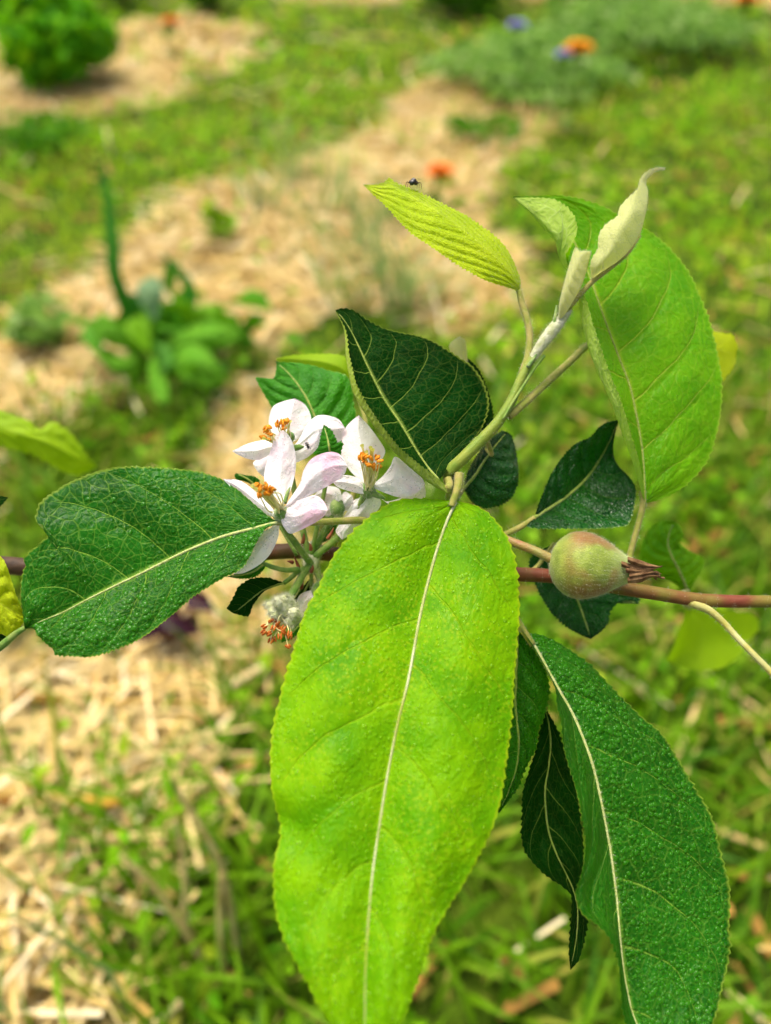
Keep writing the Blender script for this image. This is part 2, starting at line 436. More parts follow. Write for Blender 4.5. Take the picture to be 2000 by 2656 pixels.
def fuzz(parent, V, Nn, count, length, width=.00005, lean=.5, name='down', mat=None, bias=None):
    idx = rng.integers(0, len(V), count)
    j = rng.normal(0, .35, (count, 3))
    base = V[idx] + rng.normal(0, .00012, (count, 3)) - Nn[idx] * .00005
    d = Nn[idx] + j * lean * 1.6
    if bias is not None: d = d + np.asarray(bias)
    d /= np.linalg.norm(d, axis=1, keepdims=True)
    L = length * (.5 + rng.random(count))[:, None]
    w = np.cross(d, rng.normal(0, 1, (count, 3))); w /= np.linalg.norm(w, axis=1, keepdims=True)
    a = base - w * width / 2; b = base + w * width / 2; c = base + d * L + rng.normal(0, .2, (count, 3)) * L
    V3 = np.stack([a, b, c], 1).reshape(-1, 3)
    o = mesh_obj(name, V3, np.arange(count * 3).reshape(-1, 3), mat or MAT['fuzz'], parent)
    o['kind'] = 'stuff'
    return o

def drops(parent, Wd, nn, count, r0, r1, urange=(0.03, .97), vrange=(-.95, .95), seed=1, dens=None, mat='wet'):
    rg = np.random.default_rng(seed)
    nu, nv = Wd.shape[:2]
    th = np.linspace(0, 2 * np.pi, 8, endpoint=False)
    prof = [(1.0, 0.0), (.93, .28), (.62, .58)]
    V, F = [], []
    for _ in range(count):
        u = rg.uniform(*urange); v = rg.uniform(*vrange)
        if dens is not None and rg.random() > dens(u, v): continue
        i = min(int(u * (nu - 1)), nu - 2); sg = 1 if v >= 0 else -1
        j = (nv - 1) / 2 * (1 + sg * abs(v) ** (1 / .85)); j = min(max(int(j), 0), nv - 2)
        fu, fv = rg.random(), rg.random()
        p = (Wd[i, j]*(1-fu)*(1-fv) + Wd[i+1, j]*fu*(1-fv) + Wd[i, j+1]*(1-fu)*fv + Wd[i+1, j+1]*fu*fv)
        n = nn[i, j]
        a = np.cross(n, [.3, .9, .2]); a /= np.linalg.norm(a); b = np.cross(n, a)
        r = r0 + (r1 - r0) * rg.random() ** 3.2
        el = 1 + rg.uniform(-.2, .35); ang = rg.uniform(0, 6.28); ca, sa = math.cos(ang), math.sin(ang)
        a, b = (a * ca + b * sa) * el, (b * ca - a * sa)
        s0 = len(V)
        for pr, hz in prof:
            for t in th:
                wob = 1 + .10 * math.sin(2 * t + ang * 3) + .06 * math.sin(3 * t + ang)
                V.append(p + (a * math.cos(t) + b * math.sin(t)) * r * pr * wob + n * (r * hz * .75 - .00002))
        V.append(p + n * r * .53)
        for k_ in range(2):
            for q in range(8):
                F.append((s0+k_*8+q, s0+k_*8+(q+1) % 8, s0+(k_+1)*8+(q+1) % 8, s0+(k_+1)*8+q))
        for q in range(8): F.append((s0+16+q, s0+16+(q+1) % 8, s0+24))
    if not V: return None
    o = mesh_obj('water_drops', np.array(V), [list(f) for f in F], DROP[mat], parent)
    o['kind'] = 'stuff'
    return o

def dz(pts, d0, d1, arch=0., off=0.):
    """attach distances (mm) running from d0 to d1 along a list of pixel points"""
    p = np.asarray([q[:2] for q in pts], float)
    s = np.concatenate([[0], np.cumsum(np.linalg.norm(np.diff(p, axis=0), axis=1))]); s /= s[-1]
    return [(x[0], x[1], d0 + (d1 - d0) * t + arch * math.sin(math.pi * t) + off * math.sin(math.pi * min(t * 1.0, 1))**.6) for x, t in zip(p, s)]

def leaf(label, rails, mat, rib='rib', rib_r=.55, petiole=None, pet_mat='petiole', pet_fuzz=0, rib_fuzz=0, parent=None, **kw):
    o, Wd, nn = sheet('leaf', rails, LM[mat], parent or TREE, **kw)
    if label: o['label'] = label
    if rib:
        mid = (Wd.shape[1] - 1) // 2
        m = Wd[::4, mid] + nn[::4, mid] * rib_r * .00025
        t = np.linspace(0, 1, len(m))
        q = np.concatenate([m, (rib_r * .001 * (1 - t) ** .8 + .00008)[:, None]], 1)
        ro, rv, rn = tube('midrib', q[:-1], MAT[rib], o, world=True, seg=7, n=len(m))
        if rib_fuzz: fuzz(o, rv[: int(len(rv) * .7)], rn[: int(len(rv) * .7)], rib_fuzz, .0006, name='down')
    if petiole is not None:
        po, pv, pn_ = tube('petiole', petiole, MAT[pet_mat], o)
        if pet_fuzz: fuzz(o, pv, pn_, pet_fuzz, .0007, name='down')
    return o, Wd, nn

# ================================================================== GROUND
def poly_mask(x, y, poly):
    inside = np.zeros(x.shape, bool); n = len(poly)
    for i in range(n):
        x1, y1 = poly[i]; x2, y2 = poly[(i + 1) % n]
        c = ((y1 > y) != (y2 > y)) & (x < (x2 - x1) * (y - y1) / ((y2 - y1) if y2 != y1 else 1e-9) + x1)
        inside ^= c
    return inside
STRAW = [
    [(1260, 150), (1010, 290), (820, 415), (620, 500), (430, 555), (290, 650), (170, 730), (60, 830), (-500, 1000), (-500, 1400), (0, 1230), (160, 1080), (330, 1030), (520, 1010), (690, 880), (760, 840), (900, 800), (1140, 840), (1370, 790), (1340, 650), (1230, 560), (1290, 430), (1450, 330), (1330, 240)],
    [(520, 1330), (560, 1100), (720, 960), (800, 1000), (800, 1500), (560, 1500)],
    [(-400, 90), (60, 70), (290, 110), (330, 70), (560, 45), (690, 70), (640, 120), (700, 130), (600, 190), (440, 250), (330, 270), (190, 310), (0, 390), (-400, 520)],
    [(-500, 1640), (60, 1690), (300, 1560), (520, 1500), (720, 1540), (730, 1800), (600, 1960), (560, 2180), (420, 2300), (300, 2420), (380, 2700), (380, 3200), (-500, 3200)],
    [(1330, 22), (1500, 4), (1720, -30), (1720, -90), (1300, -90)], [(1690, 40), (1850, 10), (2150, 20), (2150, -30), (1690, -40)],
    [(700, -10), (1000, 20), (1200, -30), (700, -60)],
]
def straw_at(xy):
    pts = np.concatenate([xy, np.zeros((len(xy), 1))], 1)
    px, py, d = to_px(pts)
    wx = (fbm(xy[:, 0] * 9, xy[:, 1] * 9, 3, 3) - .5); wy = (fbm(xy[:, 0] * 9 + 7, xy[:, 1] * 9, 9, 3) - .5)
    sc = np.clip(220 * .8 / np.maximum(d, .3), 30, 260)
    qx = px + wx * sc; qy = py + wy * sc * .7
    m = np.zeros(len(xy))
    for p in STRAW: m = np.maximum(m, poly_mask(qx, qy, p).astype(float))
    far = (d < .05) | (py < -60) | (np.abs(px - 1000) > 1700)
    band = (np.sin(xy[:, 1] * 2.6 - xy[:, 0] * 1.7 + 3 * wx) + 2.2 * wy > .35).astype(float)
    return np.where(far, band, m)

def ground_z(x, y):
    return (fbm(np.asarray(x) * 3.1, np.asarray(y) * 3.1, 21, 4) - .5) * .035

k = NT('garden_ground'); ob = k.obj()
at = k.n('ShaderNodeAttribute', attribute_name='straw').outputs['Fac']
n1 = k.noise(ob, 6, 5); n2 = k.noise(ob, 60, 4); n3 = k.noise(ob, 400, 3)
soil = k.mix(k.step(n2, .3, .7), lin('4a3c20'), lin('75603a'))
lawn = k.mix(k.step(n2, .35, .65), lin('283e08'), lin('527012'))
lawn = k.mix(k.step(n1, .45, .7), lawn, lin('6a7c1e'))
thatch = k.mix(k.step(n3, .35, .65), lin('b89e5a'), lin('e4d096'))
thatch = k.mix(k.step(n2, .62, .82), thatch, soil)
gc = k.mix(at, lawn, thatch)
gn = k.bump(k.m('ADD', n2, k.m('MULTIPLY', n3, .3)), .02)
MAT['ground'] = k.end(k.bsdf(gc, .95, .1, gn))
xs = np.concatenate([[-260, -60, -20, -8], np.linspace(-4, 4, 180), [8, 20, 60, 260]])
ys = np.concatenate([[-260, -60, -20, -6, -2], np.linspace(-.8, 8, 230), [12, 25, 80, 260]])
gx, gy = np.meshgrid(xs, ys, indexing='ij')
gv = np.stack([gx, gy, ground_z(gx, gy)], -1).reshape(-1, 3)
ground = mesh_obj('ground', gv, grid_faces(len(xs), len(ys), True), MAT['ground'])
tag(ground, 'garden ground of lawn strips and straw mulched beds', kind='structure')
if ground.data.polygons[0].normal.z < 0: ground.data.flip_normals()
att = ground.data.attributes.new('straw', 'FLOAT', 'POINT')
sm = straw_at(gv[:, :2]); att.data.foreach_set('value', sm.astype(np.float32))

def scatter(zone, density, rg):
    x0, x1, y0, y1 = zone
    n = int((x1 - x0) * (y1 - y0) * density)
    xy = np.stack([rg.uniform(x0, x1, n), rg.uniform(y0, y1, n)], 1)
    return xy

def blades(xy, rg, lmin, lmax, w, droop=1.0, tilt=.5):
    n = len(xy)
    z = ground_z(xy[:, 0], xy[:, 1])
    base = np.concatenate([xy, z[:, None] - .003], 1)
    az = rg.uniform(0, 2 * np.pi, n); L = rg.uniform(lmin, lmax, n); ww = w * rg.uniform(.55, 1.25, n)
    h = np.stack([np.cos(az), np.sin(az), np.zeros(n)], 1)
    tw = rg.uniform(-.7, .7, n)
    side = np.stack([-np.sin(az + tw), np.cos(az + tw), np.zeros(n)], 1)
    t0 = rg.uniform(.05, tilt, n); bend = rg.uniform(.3, 1.5, n) * droop
    pts = [base]; cur = base.copy(); segs = 4
    for s in range(segs):
        a = t0 + bend * (s + .5) / segs
        cur = cur + (h * np.sin(a)[:, None] + np.array([0, 0, 1.0]) * np.cos(a)[:, None]) * (L / segs)[:, None]
        pts.append(cur)
    wp = [.7, 1.0, .85, .5]
    V = []
    for i in range(4):
        V += [pts[i] - side * (ww * wp[i] / 2)[:, None], pts[i] + side * (ww * wp[i] / 2)[:, None]]
    V.append(pts[4])
    V = np.stack(V, 1)                                     # n,9,3
    o = np.arange(n)[:, None] * 9
    quads = np.concatenate([o + np.array([[0, 1, 3, 2]]), o + np.array([[2, 3, 5, 4]]), o + np.array([[4, 5, 7, 6]])], 0)
    tri = o + np.array([[6, 7, 8]])
    return V.reshape(-1, 3), quads.tolist() + tri.tolist()

def stalks(xy, rg, lmin, lmax, w, zmax=.02, pitch=.35):
    n = len(xy)
    z = ground_z(xy[:, 0], xy[:, 1]) + rg.uniform(.001, zmax, n)
    c = np.concatenate([xy, z[:, None]], 1)
    az = rg.uniform(0, np.pi, n); pt = rg.normal(0, pitch, n) * .5; L = rg.uniform(lmin, lmax, n) / 2; ww = w * rg.uniform(.35, 1.3, n) / 2
    d = np.stack([np.cos(az) * np.cos(pt), np.sin(az) * np.cos(pt), np.sin(pt)], 1)
    s = np.stack([-np.sin(az), np.cos(az), np.zeros(n)], 1); upv = np.cross(d, s)
    V = []
    for e in (-1, 1):
        for a, b in ((-1, -.5), (1, -.5), (1, .5), (-1, .5)):
            V.append(c + d * (L * e)[:, None] + s * (ww * a)[:, None] + upv * (ww * b)[:, None])
    V = np.stack(V, 1)
    f = np.array([[0, 3, 2, 1], [4, 5, 6, 7], [0, 1, 5, 4], [1, 2, 6, 5], [2, 3, 7, 6], [3, 0, 4, 7]])
    F = (np.arange(n)[:, None, None] * 8 + f[None]).reshape(-1, 4)
    return V.reshape(-1, 3), F.tolist()

def leaflets(centers, normals, size, rg, asp=.55, curl=.2):
    """many small pointed-oval leaves, 6 verts each"""
    n = len(centers)
    a = np.cross(normals, rg.normal(0, 1, (n, 3))); a /= np.linalg.norm(a, axis=1, keepdims=True) + 1e-9
    b = np.cross(normals, a); s = (size * rg.uniform(.6, 1.3, n))[:, None]
    cu = normals * s * curl
    V = np.stack([centers - a * s * .5, centers - a * s * .15 + b * s * asp * .5 + cu, centers + a * s * .25 + b * s * asp * .38 + cu * .8,
                  centers + a * s * .55 - cu * .6, centers + a * s * .25 - b * s * asp * .38 + cu * .8, centers - a * s * .15 - b * s * asp * .5 + cu], 1)
    o = np.arange(n)[:, None] * 6
    F = np.concatenate([o + np.array([[0, 1, 2, 3]]), o + np.array([[0, 3, 4, 5]])], 0)
    return V.reshape(-1, 3), F.tolist()

def foliage_mat(name, c1, c2, c3_, tr, tf=.35, rough=.6, spec=.2):
    k = NT(name); r = k.island()
    c = k.mix(k.step(r, 0, .55), c1, c2); c = k.mix(k.step(r, .72, 1.0), c, c3_)
    return k.end(k.mixs(tf, k.bsdf(c, rough, spec), k.trans(k.mix(.5, c, tr))))
MAT['grass'] = foliage_mat('grass_blades', lin('386a04'), lin('689408'), lin('a8a444'), lin('88ac0c'))
MAT['lawn'] = foliage_mat('lawn_blades', lin('6a9a04'), lin('9cc00c'), lin('bcc434'), lin('b0d00a'))
MAT['bluegrass'] = foliage_mat('grey_green_blades', lin('5f7f3a'), lin('8a9f58'), lin('a9a864'), lin('9fb86a'))
MAT['weeds'] = foliage_mat('small_weed_leaves', lin('5a9c0a'), lin('88bc14'), lin('b0c82c'), lin('a4d018'))
MAT['straw'] = foliage_mat('straw', lin('bc9a48'), lin('e0c682'), lin('f3e4b8'), lin('ecd494'), .15, .6, .2)
MAT['litter'] = foliage_mat('brown_litter', lin('7a5624'), lin('a8803e'), lin('c8a05a'), lin('a87c48'), .1, .8, .1)

zones = [(-.62, .62, -.12, .85, 0), (-1.35, 1.35, .85, 2.2, 1), (-3.6, 3.6, 2.2, 7.5, 2)]
acc = {k_: ([], []) for k_ in ('grass', 'lawn', 'weeds', 'straw', 'litter')}
def push(key, VF):
    V, F = VF; vs, fs = acc[key]; off = sum(len(a) for a in vs)
    vs.append(V); fs.extend([[i + off for i in f] for f in F])
rg = np.random.default_rng(11)
for x0, x1, y0, y1, lv in zones:
    zone = (x0, x1, y0, y1)
    # grass
    xy = scatter(zone, (8500, 3600, 800)[lv], rg); st = straw_at(xy)
    patch = fbm(xy[:, 0] * 6, xy[:, 1] * 6, 40, 3)
    keep = rg.random(len(xy)) < np.where(st > .5, .10 + .45 * (patch > .57), (.8 if lv == 0 else .35) + 1.3 * np.clip(patch - .28, 0, 1))
    if lv == 0: push('grass', blades(xy[keep], rg, .025, .095, .0050))
    elif lv == 1: push('lawn', blades(xy[keep], rg, .02, .055, .0048))
    else: push('lawn', blades(xy[keep], rg, .025, .06, .0095))
    # small broad weed leaves
    xy = scatter(zone, (2900, 1400, 250)[lv], rg); st = straw_at(xy); patch = fbm(xy[:, 0] * 5, xy[:, 1] * 5, 55, 3)
    keep = rg.random(len(xy)) < np.where(st > .5, .06, np.clip((patch - .42) * 6, 0, 1))
    xy = xy[keep]; n = len(xy)
    c = np.concatenate([xy, (ground_z(xy[:, 0], xy[:, 1]) + rg.uniform(.008, .045, n))[:, None]], 1)
    nn_ = rg.normal(0, .45, (n, 3)); nn_[:, 2] = 1; nn_ /= np.linalg.norm(nn_, axis=1, keepdims=True)
    push('weeds', leaflets(c, nn_, np.full(n, (.016, .02, .035)[lv]), rg))
    # straw
    xy = scatter(zone, (9500, 6000, 1300)[lv], rg); st = straw_at(xy); patch = fbm(xy[:, 0] * 7, xy[:, 1] * 7, 70, 3)
    keep = rg.random(len(xy)) < np.where(st > .5, .25 + 1.2 * (patch > .42), (.022, .02, .02)[lv])
    push('straw', stalks(xy[keep], rg, .02, (.15, .13, .18)[lv], (.0029, .0034, .0065)[lv], (.024, .02, .02)[lv]))
    xy = scatter(zone, (900, 500, 120)[lv], rg); st = straw_at(xy)
    push('litter', stalks(xy[rg.random(len(xy)) < np.where(st > .5, .35, .40)], rg, .015, .06, (.006, .006, .012)[lv], .012))
for key, nm, lab in (('grass', 'grass', 'long green grass blades around the straw below the branch'), ('lawn', 'lawn_grass', 'short mown lawn grass between the mulched beds'),
                     ('weeds', 'ground_cover', 'small bright green weed leaves creeping through the lawn'), ('straw', 'straw_mulch', 'golden straw mulch strewn over the garden beds'),
                     ('litter', 'plant_litter', 'brown dry plant litter among straw and grass')):
    V, F = acc[key]
    tag(mesh_obj(nm, np.concatenate(V), F, MAT[key], smooth=False), lab, kind='stuff')

# ================================================================== APPLE TREE
def barkm():
    k = NT('twig_bark'); ob = k.obj()
    uvx = k.n('ShaderNodeSeparateXYZ'); k.put(uvx.inputs[0], ob)
    n = k.noise(ob, 220, 4); n_b = k.noise(ob, 60, 3)
    t = k.step(uvx.outputs[0], .36, .56)                       # young wood turns green-red towards the tip (tree space)
    wood = k.mix(k.step(n, .3, .7), lin('2a1c12'), lin('4e3824'))
    young = k.mix(k.step(n_b, .38, .62), lin('6e3620'), lin('6e6420'))
    c = k.mix(t, wood, young)
    return k.end(k.bsdf(c, .6, .25, k.bump(n, .0006), Sheen_Weight=.05))
MAT['bark'] = barkm()
MAT['shoot'] = simple_mat('green_shoot', lin('5f8410'), lin('8a962c'), 160, .55, .4, .0002, 2000, None, .1, .1)
MAT['shoot_red'] = simple_mat('red_flushed_stem', lin('9a5a3c'), lin('8a8a3e'), 130, .5, .45, .0002, 2000, None, .08, .1)
MAT['green_stalk'] = simple_mat('yellow_green_stalk', lin('a9a03c'), lin('b9b878'), 160, .5, .4, .0002, 2000, None, .08, .1)

tb = np.array([-.46, .17, 0.0])
TREE = empty('apple_tree', tuple(tb))
tag(TREE, 'young apple tree branch with white blossom, one green fruitlet and wet serrated leaves', 'apple tree')
jl = P(-260, 1450, FOCUS + .022)
tr_pts = [(tb[0], tb[1], -.02, .016), (tb[0] + .004, tb[1], .12, .013), (tb[0] - .004, tb[1] + .004, .30, .0115), (tb[0] + .002, tb[1] + .002, .46, .010), (tb[0] - .003, tb[1], .62, .008), (tb[0] + .006, tb[1] + .01, .80, .0055)]
tube('trunk', tr_pts, MAT['bark'], TREE, world=True, seg=14)
br = [(*(tb + np.array([0, .002, .38])), .0052), (*(jl * .6 + (tb + np.array([0, .002, .40])) * .4), .0042), (*jl, .0036)]
for (px, py, mm, r) in [(0, 1466, 20, 2.5), (300, 1480, 21, 2.3), (620, 1440, 21, 2.1), (800, 1430, 19, 2.1), (1000, 1460, 16, 1.9), (1200, 1482, 13, 1.7)] + c6([(260, 965, 11, 1.85), (430, 975, 10.5, 1.75), (650, 1010, 10, 1.75), (830, 1045, 8, 1.75), (1000, 1070, 7, 1.72), (1200, 1103, 6, 1.68), (1400, 1116, 5, 1.6), (1666, 1118, 4, 1.5), (1900, 1115, 3, 1.4), (2200, 1090, 2, 1.2)]):
    br.append((*P(px, py, FOCUS + mm / 1000), r / 1000))
bo, bv, bn = tube('branch', br, MAT['bark'], TREE, world=True, seg=14, n=150)
sel = bv[:, 0] > .03
fuzz(bo, bv[sel], bn[sel], 900, .0006)

# ---- front leaf A
rails = [(-1, cf([(985, 1082, 0), (900, 1076, 1), (850, 1083, 0), (800, 1113, -2), (757, 1152, -4), (720, 1200, -5), (688, 1262, -8), (655, 1330, -11), (634, 1400, -14), (615, 1460, -16), (602, 1515, -18), (588, 1570, -20), (583, 1640, -23), (587, 1710, -26), (600, 1765, -26), (604, 1805, -28), (592, 1860, -32), (590, 1930, -34), (602, 2000, -37), (627, 2060, -40), (660, 2120, -42), (695, 2185, -44), (730, 2240, -45), (790, 2300, -46)])),
         (-.5, cf([(985, 1085, 0), (900, 1130, -4), (840, 1230, -8), (780, 1350, -14), (750, 1460, -19), (730, 1560, -23), (712, 1660, -27), (705, 1750, -30), (702, 1850, -33), (695, 1950, -37), (700, 2080, -42), (735, 2200, -45), (790, 2300, -46)])),
         (0, cf([(984, 1085, 0), (960, 1140, -1), (935, 1220, -4), (910, 1320, -9), (895, 1400, -13), (880, 1480, -17), (860, 1560, -20.5), (840, 1660, -24), (825, 1750, -27), (806, 1880, -32), (796, 1990, -36), (790, 2100, -40), (789, 2212, -43.5), (790, 2300, -46)])),
         (.5, cf([(986, 1085, 0), (1020, 1150, -4), (1020, 1240, -8), (1012, 1340, -13), (1003, 1440, -18), (990, 1540, -22), (972, 1640, -26), (950, 1740, -30), (920, 1850, -34), (880, 1960, -37), (850, 2070, -41), (825, 2200, -45), (790, 2300, -46)])),
         (1, cf([(986, 1082, 0), (1030, 1093, 0), (1066, 1118, -1), (1096, 1160, -3), (1115, 1212, -5), (1123, 1290, -7), (1121, 1370, -10), (1113, 1450, -13), (1108, 1540, -17), (1096, 1640, -21), (1084, 1725, -24), (1058, 1805, -28), (1020, 1880, -31), (972, 1958, -34), (937, 2020, -37), (910, 2100, -40), (885, 2170, -43), (850, 2240, -45), (790, 2300, -46)]))]
oA, WA, nA = leaf('large lime green leaf hanging towards the viewer, beaded with rain drops', rails, 'front', 'rib_lime', .29,
    petiole=c3([(542, 1150, 2, 1.15), (540, 1190, 1, 1.1), (528, 1230, 0, .95), (515, 1268, -.5, .75)]), pet_fuzz=260, rib_fuzz=500,
    nu=220, nv=91, teeth=62, tooth=7, quilt=1.1, wavy=1.2, N=7)
drops(oA, WA, nA, 2600, .00018, .00060, seed=3, mat='front')

# ---- left leaf M
rails = [(-1, c5([(1592, 772, -2), (1540, 752, -1), (1480, 703, 0), (1420, 650, 1), (1350, 590, 2), (1280, 542, 3), (1200, 507, 3), (1120, 486, 3), (1000, 470, 2), (880, 462, 1), (770, 458, 0), (680, 460, 0), (600, 474, 0), (540, 490, 0), (460, 520, -1), (380, 556, -2), (310, 600, -3), (250, 640, -4), (222, 672, -5), (205, 722, -6), (203, 772, -7), (238, 790, -8), (246, 822, -8), (270, 840, -8), (266, 862, -8), (236, 884, -9), (200, 920, -9), (160, 950, -9), (132, 990, -9), (143, 1020, -9), (125, 1080, -9), (117, 1180, -10), (124, 1260, -10), (134, 1340, -10), (140, 1378, -10)])),
         (0, c5([(1592, 776, -2), (1450, 812, -1.5), (1300, 850, -1), (1200, 885, -1), (1060, 942, -1.5), (920, 1010, -2), (770, 1085, -3.5), (620, 1156, -5), (480, 1226, -7), (370, 1284, -8), (250, 1334, -9), (142, 1380, -10)])),
         (1, c5([(1592, 780, -2), (1525, 803, -3), (1482, 850, -4), (1440, 930, -5), (1400, 1010, -6), (1350, 1060, -6.5), (1280, 1092, -7), (1180, 1150, -8), (1100, 1202, -8), (1030, 1262, -8.5), (960, 1322, -9), (860, 1400, -10), (760, 1462, -11), (640, 1512, -12), (560, 1535, -12), (490, 1546, -12), (420, 1541, -12), (320, 1536, -12), (300, 1500, -11), (240, 1450, -11), (208, 1402, -10.5), (180, 1380, -10), (142, 1382, -10)]))]
oM, WM, nM = leaf('broad dark green wet leaf with a bitten blunt end beside the blossoms', rails, 'wet', 'rib', .40,
    petiole=c4([(500, 1040, -2, .8), (620, 1046, 1.5, .8), (770, 1040, 2.5, .85), (950, 1032, 4, .9), (1130, 1030, 6, .95), (1180, 1110, 10, 1.0), (1150, 1240, 14, 1.0)]), pet_fuzz=700, rib_fuzz=600,
    nu=220, nv=91, teeth=64, tooth=5, bulge=1.2, quilt=.9, wavy=.5, N=6)
drops(oM, WM, nM, 2200, .00018, .00085, seed=5, dens=lambda u, v: 1.0 if v > .1 else .16)

# ---- dark leaf B (curled margin)
rails = [(-1, c3([(492, 1190, -1), (445, 1150, -4), (385, 1105, -6), (325, 1052, -8), (280, 998, -9), (238, 940, -9), (200, 880, -8.5), (172, 825, -7), (158, 770, -5), (146, 715, -2), (141, 668, 1), (128, 618, 4), (98, 563, 8)])),
         (-.84, c3([(502, 1218, -1), (445, 1186, -3), (383, 1140, -5), (322, 1085, -6.5), (268, 1020, -7), (222, 960, -7), (183, 900, -6.5), (158, 848, -5), (143, 780, -3), (134, 720, 0), (133, 670, 2), (124, 620, 5), (97, 564, 8)])),
         (0, c3([(470, 1172, -1), (432, 1130, 2), (388, 1066, 3), (330, 968, 4), (270, 878, 5), (215, 768, 6), (165, 660, 7), (130, 600, 7.5), (98, 562, 8)])),
         (1, c3([(482, 1160, 0), (522, 1112, 3), (562, 1062, 5), (612, 1006, 7), (640, 952, 8), (650, 902, 8.5), (645, 860, 9), (625, 810, 9), (590, 762, 9), (550, 735, 9), (500, 702, 9), (450, 672, 9), (390, 652, 9), (330, 641, 9), (270, 625, 9), (215, 596, 9), (170, 565, 9), (130, 554, 8.5), (98, 560, 8)]))]
oB, WB, nB = leaf('very dark green cupped leaf with a pale curled rim above the blossoms', rails, 'dark', 'rib_dark', .22,
    petiole=c3([(500, 1205, -1, .9), (508, 1190, 1, 1.0), (500, 1170, 2, 1.1)]), nu=190, nv=91, teeth=46, tooth=5, quilt=.9, wavy=.5, N=7)

# ---- leaf behind B
leaf('dark leaf edge showing behind the cupped leaf', [(-1, c3([(640, 1060, 14), (560, 960, 14), (540, 860, 14), (560, 770, 15), (575, 735, 16)])),
      (0, c3([(642, 1060, 14), (610, 960, 13), (595, 860, 13.5), (585, 790, 15), (575, 735, 16)])),
      (1, c3([(645, 1060, 15), (664, 985, 15), (668, 940, 15.5), (658, 885, 16), (640, 830, 16.5), (618, 780, 17), (598, 755, 17), (575, 735, 16)]))], 'dark', 'rib_dark', .3,
      petiole=c3([(640, 1060, 14, .5), (660, 1080, 10, .6), (640, 1020, 3, .6)]), nu=90, nv=41, teeth=26, tooth=5, quilt=.5)
# small downy bud leaf
oS, WS, nS = leaf('tiny silver downy leaf tip poking up behind the dark leaf', [(-1, c3([(560, 770, 15), (530, 735, 15), (510, 705, 15), (508, 685, 15), (525, 668, 15), (545, 659, 15)])),
      (0, c3([(565, 770, 14), (545, 730, 13.5), (540, 700, 13.5), (542, 675, 14), (545, 659, 15)])),
      (1, c3([(572, 770, 15), (573, 740, 15), (570, 700, 15), (566, 675, 15), (556, 663, 15), (545, 659, 15)]))], 'silver', None, nu=40, nv=31, under=True, bulge=.5)
fuzz(oS, WS.reshape(-1, 3), nS.reshape(-1, 3), 700, .0005)

# ---- young lime leaf C
rails = [(-1, c3([(757, 494, 6), (735, 487, 4), (700, 476, 2), (640, 456, 0), (590, 431, -1), (530, 396, -1.5), (480, 361, -1.5), (430, 326, -1), (370, 286, 0), (330, 246, 1), (290, 201, 2), (260, 171, 3), (222, 136, 4), (198, 112, 5)])),
         (0, c3([(760, 492, 6), (748, 460, 4.5), (712, 408, 2.5), (640, 338, 1), (560, 272, 1), (480, 215, 1.5), (400, 168, 3), (320, 122, 4.5), (250, 112, 5), (198, 110, 5)])),
         (1, c3([(764, 488, 7), (764, 450, 8), (746, 400, 8), (721, 350, 8), (681, 300, 8), (621, 255, 8), (571, 221, 8), (520, 195, 8), (460, 165, 8), (410, 140, 8), (360, 119, 8), (312, 99, 8), (291, 84, 8), (272, 100, 7), (240, 108, 6), (198, 109, 5)]))]
oC, WC, nC = leaf('young yellow green downy leaf on a long stalk with a fly on it', rails, 'young', None, .3,
    petiole=c3([(758, 490, 6, .75), (770, 540, 6, .8), (786, 592, 5.5, .85), (796, 645, 5, .85), (795, 700, 4.5, .9), (786, 748, 4, 1.0), (770, 790, 3.5, 1.0)]), pet_fuzz=700,
    nu=170, nv=71, teeth=46, tooth=5, quilt=.7, wavy=.8, N=7, slope=4.0)
fuzz(oC, WC.reshape(-1, 3), nC.reshape(-1, 3), 1800, .0005, .00004)

# ---- big upper right leaf D with curled tip
rails = [(-1, c3([(1212, 1250, 12), (1208, 1200, 8), (1192, 1110, 4), (1160, 1000, 1), (1126, 890, 0), (1090, 800, 0), (1054, 700, 0), (1022, 600, 1), (998, 520, 3), (962, 445, 6), (938, 388, 6), (925, 362, 5), (948, 325, 2), (968, 275, 2), (962, 232, 3), (940, 198, 5), (898, 166, 7), (840, 156, 9), (738, 155, 12)])),
         (-.7, c3([(1212, 1256, 12), (1194, 1200, 9), (1168, 1110, 6), (1128, 1000, 4), (1088, 890, 3), (1048, 800, 3), (1008, 700, 4), (984, 600, 6), (969, 520, 8), (948, 440, 9), (916, 388, 9), (903, 352, 8), (890, 302, 7), (850, 255, 8), (800, 206, 10), (736, 156, 12)])),
         (0, c3([(1211, 1256, 12), (1206, 1130, 12), (1195, 1030, 12), (1160, 850, 12), (1120, 740, 13), (1082, 640, 14), (1050, 550, 15), (1015, 450, 17), (972, 350, 18), (925, 262, 18), (850, 195, 16), (738, 153, 12)])),
         (.5, c3([(1213, 1256, 12), (1290, 1130, 12), (1325, 1010, 13), (1340, 880, 14), (1330, 740, 16), (1300, 610, 18), (1250, 490, 20), (1170, 375, 22), (1060, 265, 22), (950, 200, 20), (850, 165, 16), (738, 152, 12)])),
         (1, c3([(1215, 1257, 12), (1262, 1245, 13), (1332, 1214, 14), (1392, 1164, 15), (1441, 1100, 17), (1466, 1030, 18), (1481, 960, 19), (1491, 880, 20), (1490, 800, 21), (1476, 720, 22), (1461, 650, 23), (1441, 580, 24), (1411, 510, 25), (1381, 440, 26), (1341, 380, 26), (1291, 325, 26), (1240, 285, 26), (1180, 248, 25), (1110, 212, 24), (1060, 186, 23), (1000, 165, 22), (940, 151, 20), (890, 147, 18), (838, 150, 15), (738, 151, 12)]))]
